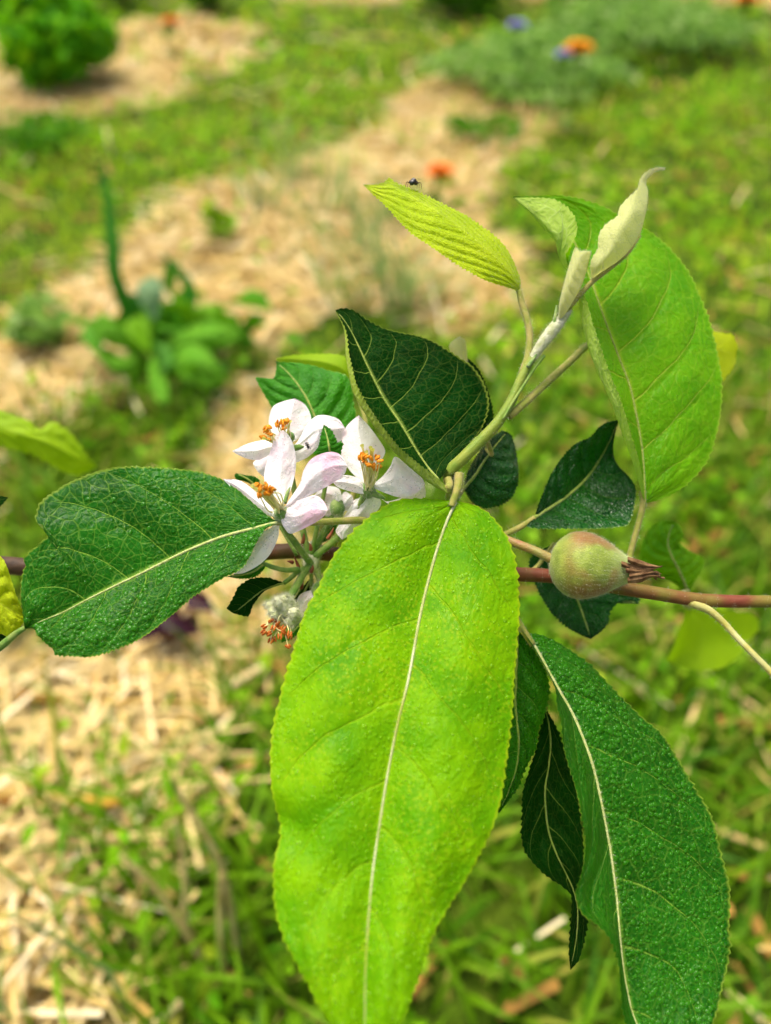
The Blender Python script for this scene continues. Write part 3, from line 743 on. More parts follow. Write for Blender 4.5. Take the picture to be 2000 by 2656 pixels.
oD, WD, nD = leaf('tall bright green upright leaf with its tip curled over showing a pale underside', rails, 'upright', 'rib_dark', .27,
    petiole=c6([(935, 490, 12, .75), (938, 560, 12, .8), (922, 640, 12, .75), (895, 740, 12, .75), (868, 840, 12, .8), (850, 960, 11, .95), (842, 1040, 9, 1.1)]), pet_mat='petiole', pet_fuzz=500,
    nu=230, nv=101, teeth=66, tooth=6, quilt=1.3, wavy=.6, N=7)
drops(oD, WD, nD, 420, .00012, .0003, seed=8, vrange=(-.4, .95), mat='front')

# ---- shoot
sh, sv, sn = tube('shoot', [(1170, 1440, 11, 1.7), (1172, 1330, 7, 1.75)] + c3([(520, 1205, 5, 1.75), (505, 1150, 3, 1.5), (560, 1092, 2, 1.5), (620, 1032, 2, 1.45), (680, 968, 2, 1.35), (730, 890, 2.5, 1.2), (763, 815, 3, 1.15), (800, 745, 3.5, 1.05), (845, 680, 4, 1.0), (885, 625, 4, 1.0), (930, 572, 4.5, .8)]), MAT['shoot'], TREE, n=70, seg=12)
fuzz(sh, sv, sn, 1100, .0005)
s2, sv2, sn2 = tube('downy_tip', c3([(800, 745, 3.5, .9), (840, 685, 3.4, 1.35), (878, 635, 3.6, 1.55), (915, 590, 4, 1.25), (940, 560, 4.3, .8)]), MAT['wool'], sh, seg=12, n=30)
fuzz(sh, sv2, sn2, 1500, .0008)
for a in ([(700, 955, 1), (735, 895, 1.2), (770, 840, 2), (815, 770, 3), (850, 725, 3.5)],):
    tube('stem_ridge', c3([(x, y, d, .35) for x, y, d in a]), MAT['pedicel'], sh)
for pts in ([(885, 620, 3, .5), (890, 575, 3, .35), (893, 545, 3.5, .12)], [(790, 765, 2, .5), (815, 730, 2.5, .35), (832, 705, 3, .1)]):
    tube('stipule', c3(pts), MAT['sepal'], sh)
# side petiole to the yellow leaf behind D
oG, WG, nG = leaf('small yellow green leaf mostly hidden behind the tall upright leaf',
    [(-1, c3([(1060, 650, 40), (1200, 590, 42), (1330, 590, 44), (1440, 630, 45), (1500, 645, 45), (1530, 650, 45), (1545, 690, 45), (1542, 712, 45)])),
     (0, c3([(1060, 655, 40), (1200, 665, 40), (1330, 680, 41), (1440, 695, 43), (1500, 710, 44), (1540, 730, 45)])),
     (1, c3([(1060, 660, 40), (1200, 760, 42), (1330, 820, 44), (1440, 840, 45), (1490, 820, 45), (1510, 795, 45), (1535, 765, 45), (1542, 735, 45)]))], 'yellow', None,
     petiole=c3([(722, 945, 3, 1.05), (780, 895, 4, .95), (860, 820, 8, .95), (940, 748, 14, .95), (1005, 688, 24, .95), (1060, 655, 40, 1.0)]), pet_fuzz=900, nu=60, nv=41, teeth=24, tooth=5)

# ---- pale folded tip leaf E (seen from its downy outside, keel at the lower right)
front = c3([(1020, 446, 3), (1014, 410, 1), (1020, 375, 0), (1040, 340, -.5), (1046, 290, -.5), (1072, 250, 0), (1110, 224, 1), (1121, 190, 2), (1152, 155, 3), (1184, 125, 4), (1194, 90, 5), (1218, 62, 5.5), (1255, 49, 6), (1281, 51, 6.5)])
keel = c3([(1026, 450, 4), (1070, 418, 3), (1120, 386, 2.5), (1160, 346, 2.5), (1190, 300, 3), (1206, 250, 3.5), (1221, 182, 4), (1223, 135, 5), (1216, 98, 5.8), (1240, 68, 6), (1262, 57, 6.3), (1281, 53, 6.5)])
backr = c3([(1022, 446, 6), (1022, 410, 8), (1030, 375, 9), (1050, 340, 9.5), (1056, 290, 9.5), (1082, 250, 9), (1117, 222, 8.5), (1130, 190, 8), (1160, 155, 7.5), (1190, 125, 7), (1200, 92, 6.8), (1222, 64, 6.6), (1258, 51, 6.5), (1281, 51, 6.5)])
midf = c3([(1023, 448, 3), (1040, 412, -1), (1068, 380, -2.5), (1100, 335, -3), (1118, 290, -3), (1142, 246, -2), (1170, 200, 0), (1178, 160, 2), (1196, 115, 4), (1205, 92, 5), (1230, 65, 5.8), (1258, 53, 6.2), (1281, 52, 6.5)])
oE, WE, nE = sheet('leaf', [(-1, front), (-.5, midf), (0, keel), (1, backr)], LM['silver'], TREE, nu=150, nv=61, teeth=22, tooth=3, quilt=.25, under=True)
oE['label'] = 'folded silvery downy young leaf at the shoot tip with a curled point'
fuzz(oE, WE.reshape(-1, 3), nE.reshape(-1, 3), 5200, .00055, .00004)
pe, pv, pn_ = tube('petiole', c3([(905, 600, 4, .55), (940, 552, 3.5, .6), (985, 498, 3.3, .62), (1030, 452, 3.2, .62), (1090, 408, 2.6, .5), (1150, 357, 2.4, .38), (1195, 292, 3, .25)]), MAT['petiole'], oE)
fuzz(oE, pv, pn_, 900, .0006)
# second folded leaf
oE2, WE2, nE2 = sheet('leaf', [(-1, c3([(902, 596, 3), (904, 535, 2), (924, 452, 1.5), (944, 382, 2), (960, 336, 2.5), (975, 350, 3), (988, 348, 3.5)])),
     (-.5, c3([(904, 596, 2.5), (918, 530, 0), (944, 455, -.5), (968, 395, 0), (985, 360, 1), (1000, 350, 2), (1003, 349, 3)])),
     (0, c3([(908, 597, 3), (930, 568, 2), (956, 525, 1.5), (982, 478, 1.5), (1002, 420, 2), (1016, 362, 2.5), (1016, 350, 3)])),
     (1, c3([(905, 597, 4), (925, 540, 6), (945, 465, 7), (965, 400, 7), (985, 355, 6), (1005, 349, 4), (1015, 349, 3.5)]))], LM['silver'], TREE, nu=90, nv=51, under=True, quilt=.4)
oE2['label'] = 'narrow folded silvery leaf rising beside the shoot tip'
fuzz(oE2, WE2.reshape(-1, 3), nE2.reshape(-1, 3), 3000, .00055, .00004)

# ---- dark glossy leaf H behind the stem
leaf('dark glossy leaf with sky reflections hanging behind the shoot', [(-1, c3([(558, 1204, 14), (570, 1150, 17), (595, 1100, 19), (640, 1040, 20), (690, 998, 21), (715, 1000, 21)])),
     (0, c3([(558, 1206, 14), (598, 1160, 14), (630, 1110, 15), (665, 1060, 17), (698, 1020, 19), (715, 1000, 21)])),
     (1, c3([(560, 1208, 14), (575, 1235, 14), (600, 1262, 14), (640, 1276, 14), (690, 1266, 15), (730, 1240, 16), (755, 1190, 17), (757, 1130, 18), (747, 1060, 20), (732, 1015, 21), (715, 1000, 21)]))], 'dark_gloss', 'rib_dark', .4,
     petiole=c3([(535, 1235, 9, .7), (548, 1222, 12, .6), (560, 1204, 14, .5)]), nu=110, nv=61, teeth=34, tooth=5, quilt=1.2, wavy=2.0, bulge=1)
# ---- leaf I (folded, dark/glossy) right of centre
leaf('dark leaf folded at its midrib with white glints above the fruitlet',
     [(-1, c6([(322, 640, 12), (332, 600, 12), (346, 560, 12.5), (376, 480, 13.5), (420, 382, 14.5), (482, 290, 16), (550, 222, 17), (636, 182, 18), (680, 132, 19), (720, 106, 20), (760, 92, 20.5), (797, 86, 21)])),
      (0, c6([(322, 642, 12), (400, 592, 16), (480, 541, 19), (545, 488, 21), (605, 430, 23), (660, 360, 24), (715, 270, 24), (760, 180, 23), (797, 88, 21)])),
      (1, c6([(322, 645, 12), (275, 690, 10), (340, 704, 9), (420, 706, 8.5), (520, 706, 8.5), (620, 706, 9), (720, 704, 9.5), (800, 696, 10), (852, 685, 11), (875, 640, 12), (893, 560, 14), (897, 475, 16), (862, 412, 18), (812, 365, 20), (780, 320, 21), (768, 240, 21.5), (782, 160, 21.5), (799, 90, 21)]))], 'dark_gloss', 'rib_dark', .45,
     petiole=c6([(322, 642, 12, .7), (250, 690, 12, .75), (175, 728, 12, .8), (60, 790, 13, .9), (-60, 900, 13, 1.0)]), pet_fuzz=300, nu=150, nv=71, teeth=40, tooth=4, quilt=1.4, wavy=1.6)
# ---- leaf J below the fruitlet
leaf('almost black green leaf under the fruitlet and twig', [(-1, c6([(430, 790, 19), (330, 840, 18), (285, 900, 18), (320, 1010, 18), (360, 1100, 18), (420, 1192, 18), (500, 1262, 19), (570, 1302, 20), (640, 1332, 21)])),
      (0, c6([(432, 792, 19), (480, 900, 22), (530, 1020, 23), (580, 1150, 23), (615, 1250, 22), (640, 1332, 21)])),
      (1, c6([(434, 790, 19), (600, 850, 20), (800, 950, 20), (912, 1080, 20), (917, 1132, 20), (880, 1112, 20), (840, 1112, 20), (790, 1132, 20), (752, 1180, 20.5), (742, 1240, 20.5), (700, 1290, 21), (640, 1332, 21)]))], 'dark_gloss', 'rib_dark', .4,
      petiole=c6([(434, 790, 19, .6), (380, 860, 17, .6), (330, 925, 14, .6), (280, 955, 12, .6)]), nu=110, nv=61, teeth=36, tooth=7, quilt=1, wavy=1.5)
# ---- leaf K, right, soft
leaf('soft green twisted leaf behind the end of the fruitlet', [(-1, c6([(1180, 1060, 40), (1080, 1000, 40), (990, 985, 42), (925, 960, 42), (915, 850, 42), (948, 745, 42), (1008, 672, 42), (1080, 655, 42), (1120, 665, 42)])),
      (0, c6([(1190, 1060, 40), (1150, 960, 37), (1110, 880, 36), (1080, 800, 38), (1090, 720, 40), (1120, 665, 42)])),
      (1, c6([(1195, 1060, 40), (1240, 1000, 41), (1275, 930, 42), (1284, 872, 43), (1222, 838, 42), (1155, 795, 40), (1168, 735, 41), (1152, 690, 42), (1120, 665, 42)]))], 'upright', 'rib_dark', .4,
      petiole=c6([(1190, 1060, 40, .8), (1150, 1075, 25, .8), (1100, 1085, 9, .9)]), nu=90, nv=51, teeth=30, tooth=6, quilt=1.5, wavy=2)
# ---- leaf L, far lime
leaf('blurred lime leaf hanging below the reddish twig', [(-1, c6([(1190, 1150, 95), (1170, 1200, 90), (1130, 1310, 88), (1090, 1420, 88), (1070, 1450, 90), (1140, 1490, 96), (1240, 1510, 100)])),
      (-.6, c6([(1195, 1150, 97), (1195, 1220, 96), (1160, 1330, 96), (1120, 1430, 97), (1110, 1455, 97), (1160, 1488, 99), (1240, 1510, 100)])),
      (0, c6([(1200, 1150, 100), (1260, 1230, 103), (1270, 1330, 105), (1260, 1430, 104), (1240, 1512, 100)])),
      (1, c6([(1210, 1145, 100), (1400, 1165, 103), (1560, 1190, 106), (1600, 1270, 108), (1540, 1340, 108), (1480, 1430, 106), (1380, 1500, 104), (1240, 1515, 100)]))], 'lime', None,
      petiole=c6([(1200, 1150, 100, 1.0), (1180, 1130, 60, 1.0), (1150, 1105, 8, 1.0)]), nu=60, nv=41, teeth=20, tooth=5)
# off-frame leaf stalk at right
leaf('lime leaf on a long stalk below the twig end', [(-1, c6([(1800, 1680, -6), (1790, 1800, -6), (1830, 1950, -6), (1950, 2100, -6)])), (0, c6([(1800, 1680, -6), (1850, 1800, -8), (1900, 1950, -8), (1950, 2100, -6)])), (1, c6([(1800, 1680, -6), (1900, 1760, -6), (1980, 1900, -6), (1950, 2100, -6)]))], 'lime', None,
      petiole=c6([(1195, 1112, 6, 1.25), (1240, 1135, 5, 1.15), (1320, 1172, 4, .95), (1400, 1242, 3, .8), (1480, 1330, 1, .75), (1560, 1412, -1, .75), (1670, 1525, -3, .75), (1800, 1680, -6, .7)]), pet_mat='green_stalk', pet_fuzz=700, nu=30, nv=21)
# ---- left yellow leaf N
leaf('yellow lime leaf at the cut end of the broad wet leaf', [(-1, c5([(-330, 1150, -3), (-200, 1000, -5), (-80, 940, -6), (0, 968, -7), (36, 1018, -8), (60, 1090, -8), (80, 1150, -9), (104, 1220, -9), (136, 1290, -9)])),
      (0, c5([(-330, 1155, -3), (-220, 1170, -5), (-100, 1200, -7), (0, 1240, -9), (70, 1280, -9.5), (139, 1310, -9)])),
      (1, c5([(-330, 1160, -3), (-240, 1330, -5), (-120, 1420, -6), (0, 1412, -7), (50, 1428, -8), (100, 1388, -9), (132, 1352, -9), (139, 1320, -9)]))], 'yellow', None,
      petiole=c5([(-330, 1155, -3, .8), (-400, 1120, 5, .8), (-470, 1050, 16, .9)]), nu=70, nv=51, teeth=28, tooth=3, quilt=1.6, wavy=1.0, bulge=2)
tube('petiole', c5([(142, 1378, -10, .55), (100, 1402, -9.5, .7), (55, 1440, -9, .85), (0, 1485, -8, .95), (-120, 1560, -4, 1.0), (-300, 1500, 6, 1.0), (-420, 1150, 19, 1.1)]), MAT['pedicel'], oM)
leaf('dark leaf under the yellow lime leaf', [(-1, c5([(-260, 1420, -4), (-120, 1400, -5), (0, 1408, -6), (30, 1425, -6), (48, 1445, -6)])), (0, c5([(-260, 1425, -4), (-120, 1440, -5), (0, 1440, -6), (48, 1446, -6)])), (1, c5([(-260, 1430, -4), (-120, 1490, -5), (0, 1478, -6), (30, 1462, -6), (48, 1448, -6)]))], 'dark', None, nu=40, nv=31, teeth=16, tooth=3,
     petiole=c5([(-260, 1425, -4, .6), (-330, 1380, 4, .7), (-420, 1180, 18, .8)]))
leaf('dark leaf tip at the rim beside the broad wet leaf', [(-1, c5([(-200, 640, 5), (-80, 605, 4), (0, 624, 3), (47, 636, 2)])), (0, c5([(-200, 660, 5), (-80, 655, 4), (0, 650, 3), (47, 637, 2)])), (1, c5([(-200, 680, 5), (-80, 715, 4), (0, 690, 3), (47, 638, 2)]))], 'dark', None, nu=40, nv=31, teeth=12, tooth=4,
     petiole=c5([(-200, 660, 5, .6), (-330, 760, 12, .7), (-420, 980, 20, .8)]))
# ---- blurred lime leaf O
leaf('blurred olive lime leaf behind the broad wet leaf', [(-1, c5([(-250, 200, 95), (-100, 130, 95), (0, 140, 95), (100, 178, 96), (170, 200, 97), (222, 248, 97), (262, 225, 98), (305, 204, 99), (380, 250, 100), (432, 302, 101), (482, 380, 102), (545, 455, 103)])),
      (0, c5([(-250, 210, 95), (-100, 230, 93), (100, 270, 92), (250, 320, 94), (400, 390, 98), (545, 460, 103)])),
      (1, c5([(-250, 220, 95), (-100, 330, 95), (0, 350, 95), (100, 372, 95), (200, 402, 96), (290, 455, 98), (380, 500, 100), (460, 512, 102), (545, 465, 103)]))], 'lime', None,
      petiole=c5([(-250, 210, 95, 1.2), (-420, 400, 70, 1.2), (-560, 1000, 30, 1.2)]), nu=90, nv=51, teeth=16, tooth=6, wavy=3, quilt=.3)
# ---- leaf P behind blossoms; its backlit rim is the separate lime sheet below
leaf('green leaf behind the blossoms, its backlit rim a separate lime strip',
     [(-1, cf([(690, 985, 22), (640, 940, 22), (600, 900, 22), (575, 860, 22), (558, 830, 22), (553, 815, 22), (572, 822, 22), (592, 815, 22), (597, 790, 23), (596, 783, 24)])),
      (0, cf([(700, 985, 20), (690, 930, 19), (672, 880, 19), (650, 840, 20), (622, 805, 22), (596, 783, 24)])),
      (1, cf([(745, 985, 22), (770, 930, 22), (765, 870, 22), (752, 815, 22), (710, 800, 23), (660, 786, 24), (596, 781, 24)]))], 'mid', 'rib_dark', .35,
      petiole=cf([(715, 985, 20, .7), (705, 1060, 18, .8), (690, 1150, 16, .8), (680, 1190, 15, .9)]), nu=110, nv=61, teeth=20, tooth=3, quilt=1.2, wavy=.8)
# lime sheet behind P: light through P's curled rim put into its colour
leaf('lime strip coloured as the backlit rim of the green leaf behind the blossoms', [(-1, cf([(770, 840, 33), (750, 775, 33), (700, 764, 34), (640, 766, 34), (597, 774, 34)])), (0, cf([(772, 845, 33), (745, 800, 31), (700, 782, 31), (640, 776, 33), (597, 776, 34)])), (1, cf([(774, 850, 33), (740, 840, 33), (690, 812, 33), (640, 792, 34), (597, 779, 34)]))], 'lime', None, nu=50, nv=31, teeth=14, tooth=3,
     petiole=cf([(772, 845, 33, .6), (790, 930, 28, .7), (760, 1080, 20, .8), (720, 1180, 15, .8)]))
# ---- small cluster leaves
def small(label, L, M_, R_, mat, pet=None, teeth=14, **kw):
    return leaf(label, [(-1, c4(L)), (0, c4(M_)), (1, c4(R_))], mat, 'rib_dark', .25, petiole=c4(pet) if pet else None, pet_mat='pedicel', nu=60, nv=41, teeth=teeth, tooth=4, quilt=.6, **kw)
small('small bright leaf with a bitten edge between the white petals', [(880, 560, 4), (800, 552, 3), (758, 548, 3), (790, 500, 3), (800, 460, 3), (812, 400, 4), (832, 338, 5)], [(882, 560, 4), (872, 500, 2), (858, 430, 3), (832, 338, 5)], [(885, 562, 4), (950, 548, 4), (965, 520, 4), (972, 465, 4), (930, 480, 4), (925, 440, 4), (885, 372, 5), (832, 336, 5)], 'mid', [(882, 560, 4, .4), (860, 700, 7, .5), (800, 1000, 10, .6), (740, 1300, 12, .6)])
small('small dark curved leaf below the blossom cluster', [(545, 1475, 6), (480, 1452, 5), (420, 1437, 4), (330, 1440, 3), (260, 1470, 3), (215, 1505, 3), (190, 1560, 3), (150, 1630, 3), (132, 1662, 3)], [(545, 1478, 6), (470, 1500, 6), (380, 1540, 6), (290, 1610, 5), (215, 1670, 4), (170, 1690, 3)], [(546, 1482, 6), (480, 1495, 5), (430, 1520, 5), (380, 1562, 5), (325, 1640, 5), (292, 1716, 4), (230, 1710, 4), (190, 1700, 3)], 'dark', [(545, 1478, 6, .55), (590, 1445, 7, .6), (640, 1400, 8, .65), (700, 1370, 9, .7)])
small('narrow green leaf under the lower white petal', [(412, 1312, 5), (370, 1345, 5), (300, 1380, 5), (220, 1405, 5), (138, 1430, 5)], [(412, 1335, 5), (330, 1395, 4), (240, 1420, 4), (138, 1432, 5)], [(415, 1350, 5), (395, 1390, 5), (330, 1440, 5), (230, 1448, 5), (138, 1434, 5)], 'mid', [(395, 1335, 5, .5), (470, 1365, 4, .6), (560, 1385, 5, .65), (650, 1380, 7, .7)])
small('small green leaf above the orange stamens', [(340, 780, 10), (260, 745, 10), (205, 735, 10), (188, 700, 10), (205, 688, 10)], [(345, 780, 10), (300, 740, 9), (250, 710, 9), (200, 690, 10)], [(370, 775, 10), (372, 735, 10), (330, 708, 10), (270, 700, 10), (205, 686, 10)], 'mid', [(350, 780, 10, .4), (480, 1000, 12, .5), (640, 1280, 12, .5)])
small('dark leaf in the heart of the blossom cluster', [(780, 1190, 14), (800, 1120, 14), (850, 1060, 14), (920, 1040, 14)], [(790, 1195, 14), (840, 1130, 13), (880, 1085, 13), (925, 1040, 14)], [(800, 1200, 14), (870, 1165, 14), (915, 1110, 14), (930, 1042, 14)], 'mid', [(785, 1195, 14, .4), (740, 1310, 12, .5)])
small('dark leaf behind the woolly spent blossom', [(740, 1440, 12), (660, 1530, 12), (610, 1620, 12), (640, 1690, 12)], [(745, 1445, 12), (700, 1530, 11), (665, 1620, 11), (640, 1692, 12)], [(760, 1450, 12), (750, 1540, 12), (700, 1640, 12), (642, 1695, 12)], 'dark', [(742, 1442, 12, .4), (735, 1370, 11, .5)])
small('dark leaf low beside the woolly spent blossom', [(690, 1700, 10), (620, 1780, 10), (570, 1830, 10), (530, 1880, 10)], [(700, 1710, 10), (640, 1800, 10), (580, 1860, 10), (528, 1905, 10)], [(720, 1720, 10), (670, 1820, 10), (600, 1880, 10), (530, 1910, 10)], 'mid', [(700, 1705, 10, .4), (740, 1560, 11, .4), (742, 1400, 11, .5)])

# ---- right lower leaf T
rails = [(-1, c8([(300, 40, 2), (390, 180, -2), (455, 290, -4), (500, 390, -6), (508, 470, -8), (528, 560, -10), (541, 680, -12), (570, 800, -14), (602, 900, -15), (628, 1000, -16), (642, 1100, -17), (658, 1200, -18), (656, 1300, -18), (636, 1400, -19), (610, 1482, -20), (620, 1560, -21), (660, 1620, -22), (720, 1660, -22), (780, 1720, -22), (818, 1800, -22), (842, 1900, -22), (856, 2050, -22), (880, 2200, -22), (980, 2350, -22), (1090, 2420, -22)])),
         (0, c8([(305, 40, 2), (380, 150, 1), (442, 256, 0), (520, 400, -2), (590, 520, -3), (650, 660, -4.5), (700, 800, -6), (736, 950, -7), (770, 1120, -8), (796, 1260, -9), (816, 1400, -10), (832, 1530, -11), (846, 1700, -13), (858, 1820, -14), (885, 2000, -16), (940, 2200, -19), (1090, 2420, -22)])),
         (.5, c8([(310, 40, 3), (440, 170, 2), (560, 270, 1), (700, 430, 0), (820, 580, -1), (905, 730, -2), (970, 880, -3), (1020, 1040, -4), (1068, 1200, -5), (1105, 1360, -6), (1130, 1520, -8), (1148, 1680, -10), (1155, 1850, -12), (1150, 2050, -15), (1130, 2250, -19), (1090, 2420, -22)])),
         (1, c8([(312, 40, 4), (345, 85, 4), (430, 98, 5), (520, 138, 6), (600, 190, 6), (690, 250, 6), (742, 310, 6), (800, 370, 6), (890, 460, 6), (980, 550, 5.5), (1060, 612, 5), (1112, 680, 4.5), (1162, 760, 4), (1216, 850, 3), (1272, 940, 2), (1332, 1040, 1), (1366, 1130, 0), (1386, 1220, -1), (1411, 1320, -2), (1440, 1430, -3), (1447, 1550, -5), (1441, 1680, -7), (1450, 1780, -9), (1432, 1900, -11), (1405, 2000, -13), (1388, 2090, -15), (1340, 2230, -18), (1230, 2350, -20), (1090, 2420, -22)]))]
oT, WT, nT = leaf('long wet deep green drooping leaf covered in droplets, its near half folded narrow', rails, 'wet2', 'rib', .40,
    petiole=c8([(150, -240, 6, 1.0), (220, -110, 4, 1.0), (300, 30, 2, .9), (380, 152, 1, .8)]), pet_fuzz=400, rib_fuzz=900,
    nu=230, nv=101, teeth=60, tooth=7, quilt=1.3, wavy=.6, N=7)
drops(oT, WT, nT, 3600, .00016, .00072, seed=9, vrange=(0.02, .96))
drops(oT, WT, nT, 120, .0005, .0010, seed=10, vrange=(0.04, .55), urange=(.12, .55))
# ---- leaf U (dark, behind front leaf)
oU, WU, nU = leaf('dark wet pebbled leaf half hidden behind the large lime leaf', [(-1, c8([(290, 80, 6), (150, 200, 6), (80, 400, 5), (60, 600, 4), (80, 800, 3), (120, 950, 3), (195, 1060, 3)])),
      (0, c8([(296, 82, 5), (290, 300, 3), (285, 480, 2), (300, 620, 1), (300, 760, 1), (265, 900, 2), (196, 1060, 3)])),
      (1, c8([(302, 86, 5), (342, 110, 5), (402, 192, 4), (450, 290, 3.5), (472, 390, 3), (462, 470, 3), (436, 560, 3), (412, 605, 3), (402, 700, 3), (352, 800, 3), (322, 870, 3), (300, 930, 3), (252, 990, 3), (198, 1060, 3)]))], 'wet2', 'rib_dark', .35,
      petiole=c8([(296, 82, 5, .6), (250, 0, 6, .7), (150, -150, 9, .8)]), nu=130, nv=71, teeth=32, tooth=8, quilt=1.6, wavy=.8, bulge=1.0)
drops(oU, WU, nU, 900, .00014, .0004, seed=12)
# ---- leaf V
oV, WV, nV = leaf('dark narrow leaf with a twisted tip behind the long drooping leaf', [(-1, c8([(448, 500, 6), (425, 570, 6), (392, 720, 6), (350, 850, 6), (322, 950, 6), (314, 1100, 6), (314, 1200, 6), (345, 1290, 6), (440, 1392, 6), (530, 1452, 6), (586, 1512, 6), (580, 1640, 5), (572, 1800, 4), (582, 1905, 4)])),
      (0, c8([(448, 500, 6), (475, 650, 8), (466, 800, 9), (446, 920, 9), (450, 1060, 9), (470, 1180, 9), (512, 1290, 8), (565, 1400, 8), (610, 1510, 7), (622, 1640, 6), (606, 1790, 5), (582, 1906, 4)])),
      (1, c8([(452, 498, 6), (520, 620, 6), (560, 750, 6), (620, 950, 6), (650, 1150, 6), (655, 1350, 6), (630, 1500, 6), (660, 1615, 6), (680, 1645, 6), (660, 1750, 5), (630, 1850, 4), (584, 1907, 4)]))], 'dark', 'rib_dark', .2,
      petiole=c8([(448, 500, 6, .6), (400, 330, 8, .7), (300, 120, 10, .8), (180, -120, 11, .9)]), nu=150, nv=61, teeth=42, tooth=7, quilt=1.2, wavy=.8, N=8)

# ================================================================== BLOSSOMS
def ellipsoid(c, ax, r, seg=10, rings=7, dent=0.):
    """c centre, ax 3x3 axes rows, r radii -> verts, faces"""
    V, F = [], []
    for i in range(rings + 1):
        ph = math.pi * i / rings
        for j in range(seg):
            th = 2 * math.pi * j / seg
            x, y, z = math.sin(ph) * math.cos(th), math.sin(ph) * math.sin(th), math.cos(ph)
            if dent: x *= 1 - dent * math.exp(-(y * 3) ** 2)
            V.append(c + ax[0] * x * r[0] + ax[1] * y * r[1] + ax[2] * z * r[2])
    for i in range(rings):
        for j in range(seg):
            F.append([i*seg+j, (i+1)*seg+j, (i+1)*seg+(j+1) % seg, i*seg+(j+1) % seg])
    return np.array(V), F

def frame(d):
    d = d / np.linalg.norm(d); a = np.cross(d, [.3, .2, .9]); a /= np.linalg.norm(a)
    return np.array([a, np.cross(d, a), d])

def tube_vf(q, seg=6, n=10):
    q = catmull3(np.asarray(q, float), n); c = q[:, :3]; r = q[:, 3]
    t = np.gradient(c, axis=0); t /= np.linalg.norm(t, axis=1, keepdims=True) + 1e-12
    a = np.cross(t, [.31, .52, .79]); a /= np.linalg.norm(a, axis=1, keepdims=True); b = np.cross(t, a)
    th = np.linspace(0, 2 * np.pi, seg, endpoint=False)
    V = (c[:, None] + (a[:, None] * np.cos(th)[None, :, None] + b[:, None] * np.sin(th)[None, :, None]) * r[:, None, None]).reshape(-1, 3)
    F = [[i*seg+j, i*seg+(j+1) % seg, (i+1)*seg+(j+1) % seg, (i+1)*seg+j] for i in range(n - 1) for j in range(seg)]
    return V, F

def stamen(parent, b, e, rr, mat, old=False):
    """filament from world point b to e with a two lobed anther on its end"""
    mid = (b + e) / 2 + rr.normal(0, .0006, 3)
    V, F = tube_vf([(*b, .00022), (*mid, .00017), (*e, .00013)], 6, 9)
    d = e - mid; d = d / np.linalg.norm(d)
    ax = frame(d + rr.normal(0, .7, 3))
    o = mesh_obj('stamen', V, F, MAT['filament'], parent)
    AV, AF = [], []
    for sgn in (-1, 1):
        v2, f2 = ellipsoid(e + ax[0] * sgn * .00034 + d * .0001, ax, (.00031, .00040, .00080), 9, 6, .25)
        AF += [[i + sum(len(x) for x in AV) for i in f] for f in f2]; AV.append(v2)
    mesh_obj('anther', np.concatenate(AV), AF, MAT[mat], o)
    return o

def blossom(label, centre, petals, clusters, styles, seed, axis_px=None, pedicel=None, sepals=()):
    """all in crop-4 pixels with mm depth; petals: (outline from base round to base, index of tip, depth base, depth tip, cup)"""
    rr = np.random.default_rng(seed)
    (cx, cy, cm), = c4([centre])
    cw = P(cx, cy, FOCUS + cm / 1000)
    a0 = np.mean([P(*c4([(k_[0], k_[1])])[0], FOCUS + k_[4] / 1000) for k_ in clusters], 0) if clusters else cw + CU * .01
    ax = frame(a0 - cw)
    V, F = ellipsoid(cw - ax[2] * .0012, ax, (.0020, .0020, .0024), 12, 8)
    root = mesh_obj('blossom', V, F, MAT['sepal'], TREE); root['label'] = label
    fuzz(root, V, (V - cw) / (np.linalg.norm(V - cw, axis=1, keepdims=True) + 1e-9), 500, .0007)
    for out, ti, d0, d1, cup, tint in petals:
        o_ = c4([(x, y) for x, y in out])
        L = dz(o_[:ti + 1], d0, d1, 0, cup); R = dz([o_[0]] + o_[ti:][::-1], d0, d1, 0, cup)
        a_ = catmull(L, 30); b_ = catmull(R, 30); mid = (a_ + b_) / 2
        t = np.linspace(0, 1, 30); mid[:, 2] = d0 + (d1 - d0) * t
        po, pw, pn_ = sheet('petal', [(-1, L), (0, [tuple(m) for m in mid]), (1, R)], MAT[tint], root, nu=56, nv=41, wavy=.9, quilt=.12, N=5)
        drops(po, pw, pn_, 60, .00010, .00024, seed=seed + ti, mat='petal')
    for (kx, ky, rx, ry, km, n) in clusters:
        for i in range(n):
            a = rr.uniform(0, 6.28); r = math.sqrt(rr.random())
            (ex, ey), = c4([(kx + rx * r * math.cos(a), ky + ry * r * math.sin(a))])
            e = P(ex, ey, FOCUS + (km + rr.uniform(-2, 2)) / 1000)
            b = cw + ax[0] * rr.normal(0, .0007) + ax[1] * rr.normal(0, .0007) + ax[2] * .0006
            stamen(root, b, e, rr, 'anther')
    for (sx_, sy, sm_) in styles:
        (ex, ey), = c4([(sx_, sy)]); e = P(ex, ey, FOCUS + sm_ / 1000); m = (cw + e) / 2 + rr.normal(0, .0004, 3)
        V, F = tube_vf([(*cw, .0003), (*m, .00028), (*(e * .95 + m * .05), .00026), (*e, .0005)], 7, 12)
        mesh_obj('style', V, F, MAT['style'], root)
    for s in sepals:
        tube('sepal', c4([(x, y, d, r) for x, y, d, r in s]), MAT['sepal'], root)
    if pedicel:
        po, pv, pn2 = tube('pedicel', c4(pedicel), MAT['pedicel'], root)
        fuzz(root, pv, pn2, 450, .0006)
    return root
WHITE, PINKISH = 'petal_white', 'petal_pink'
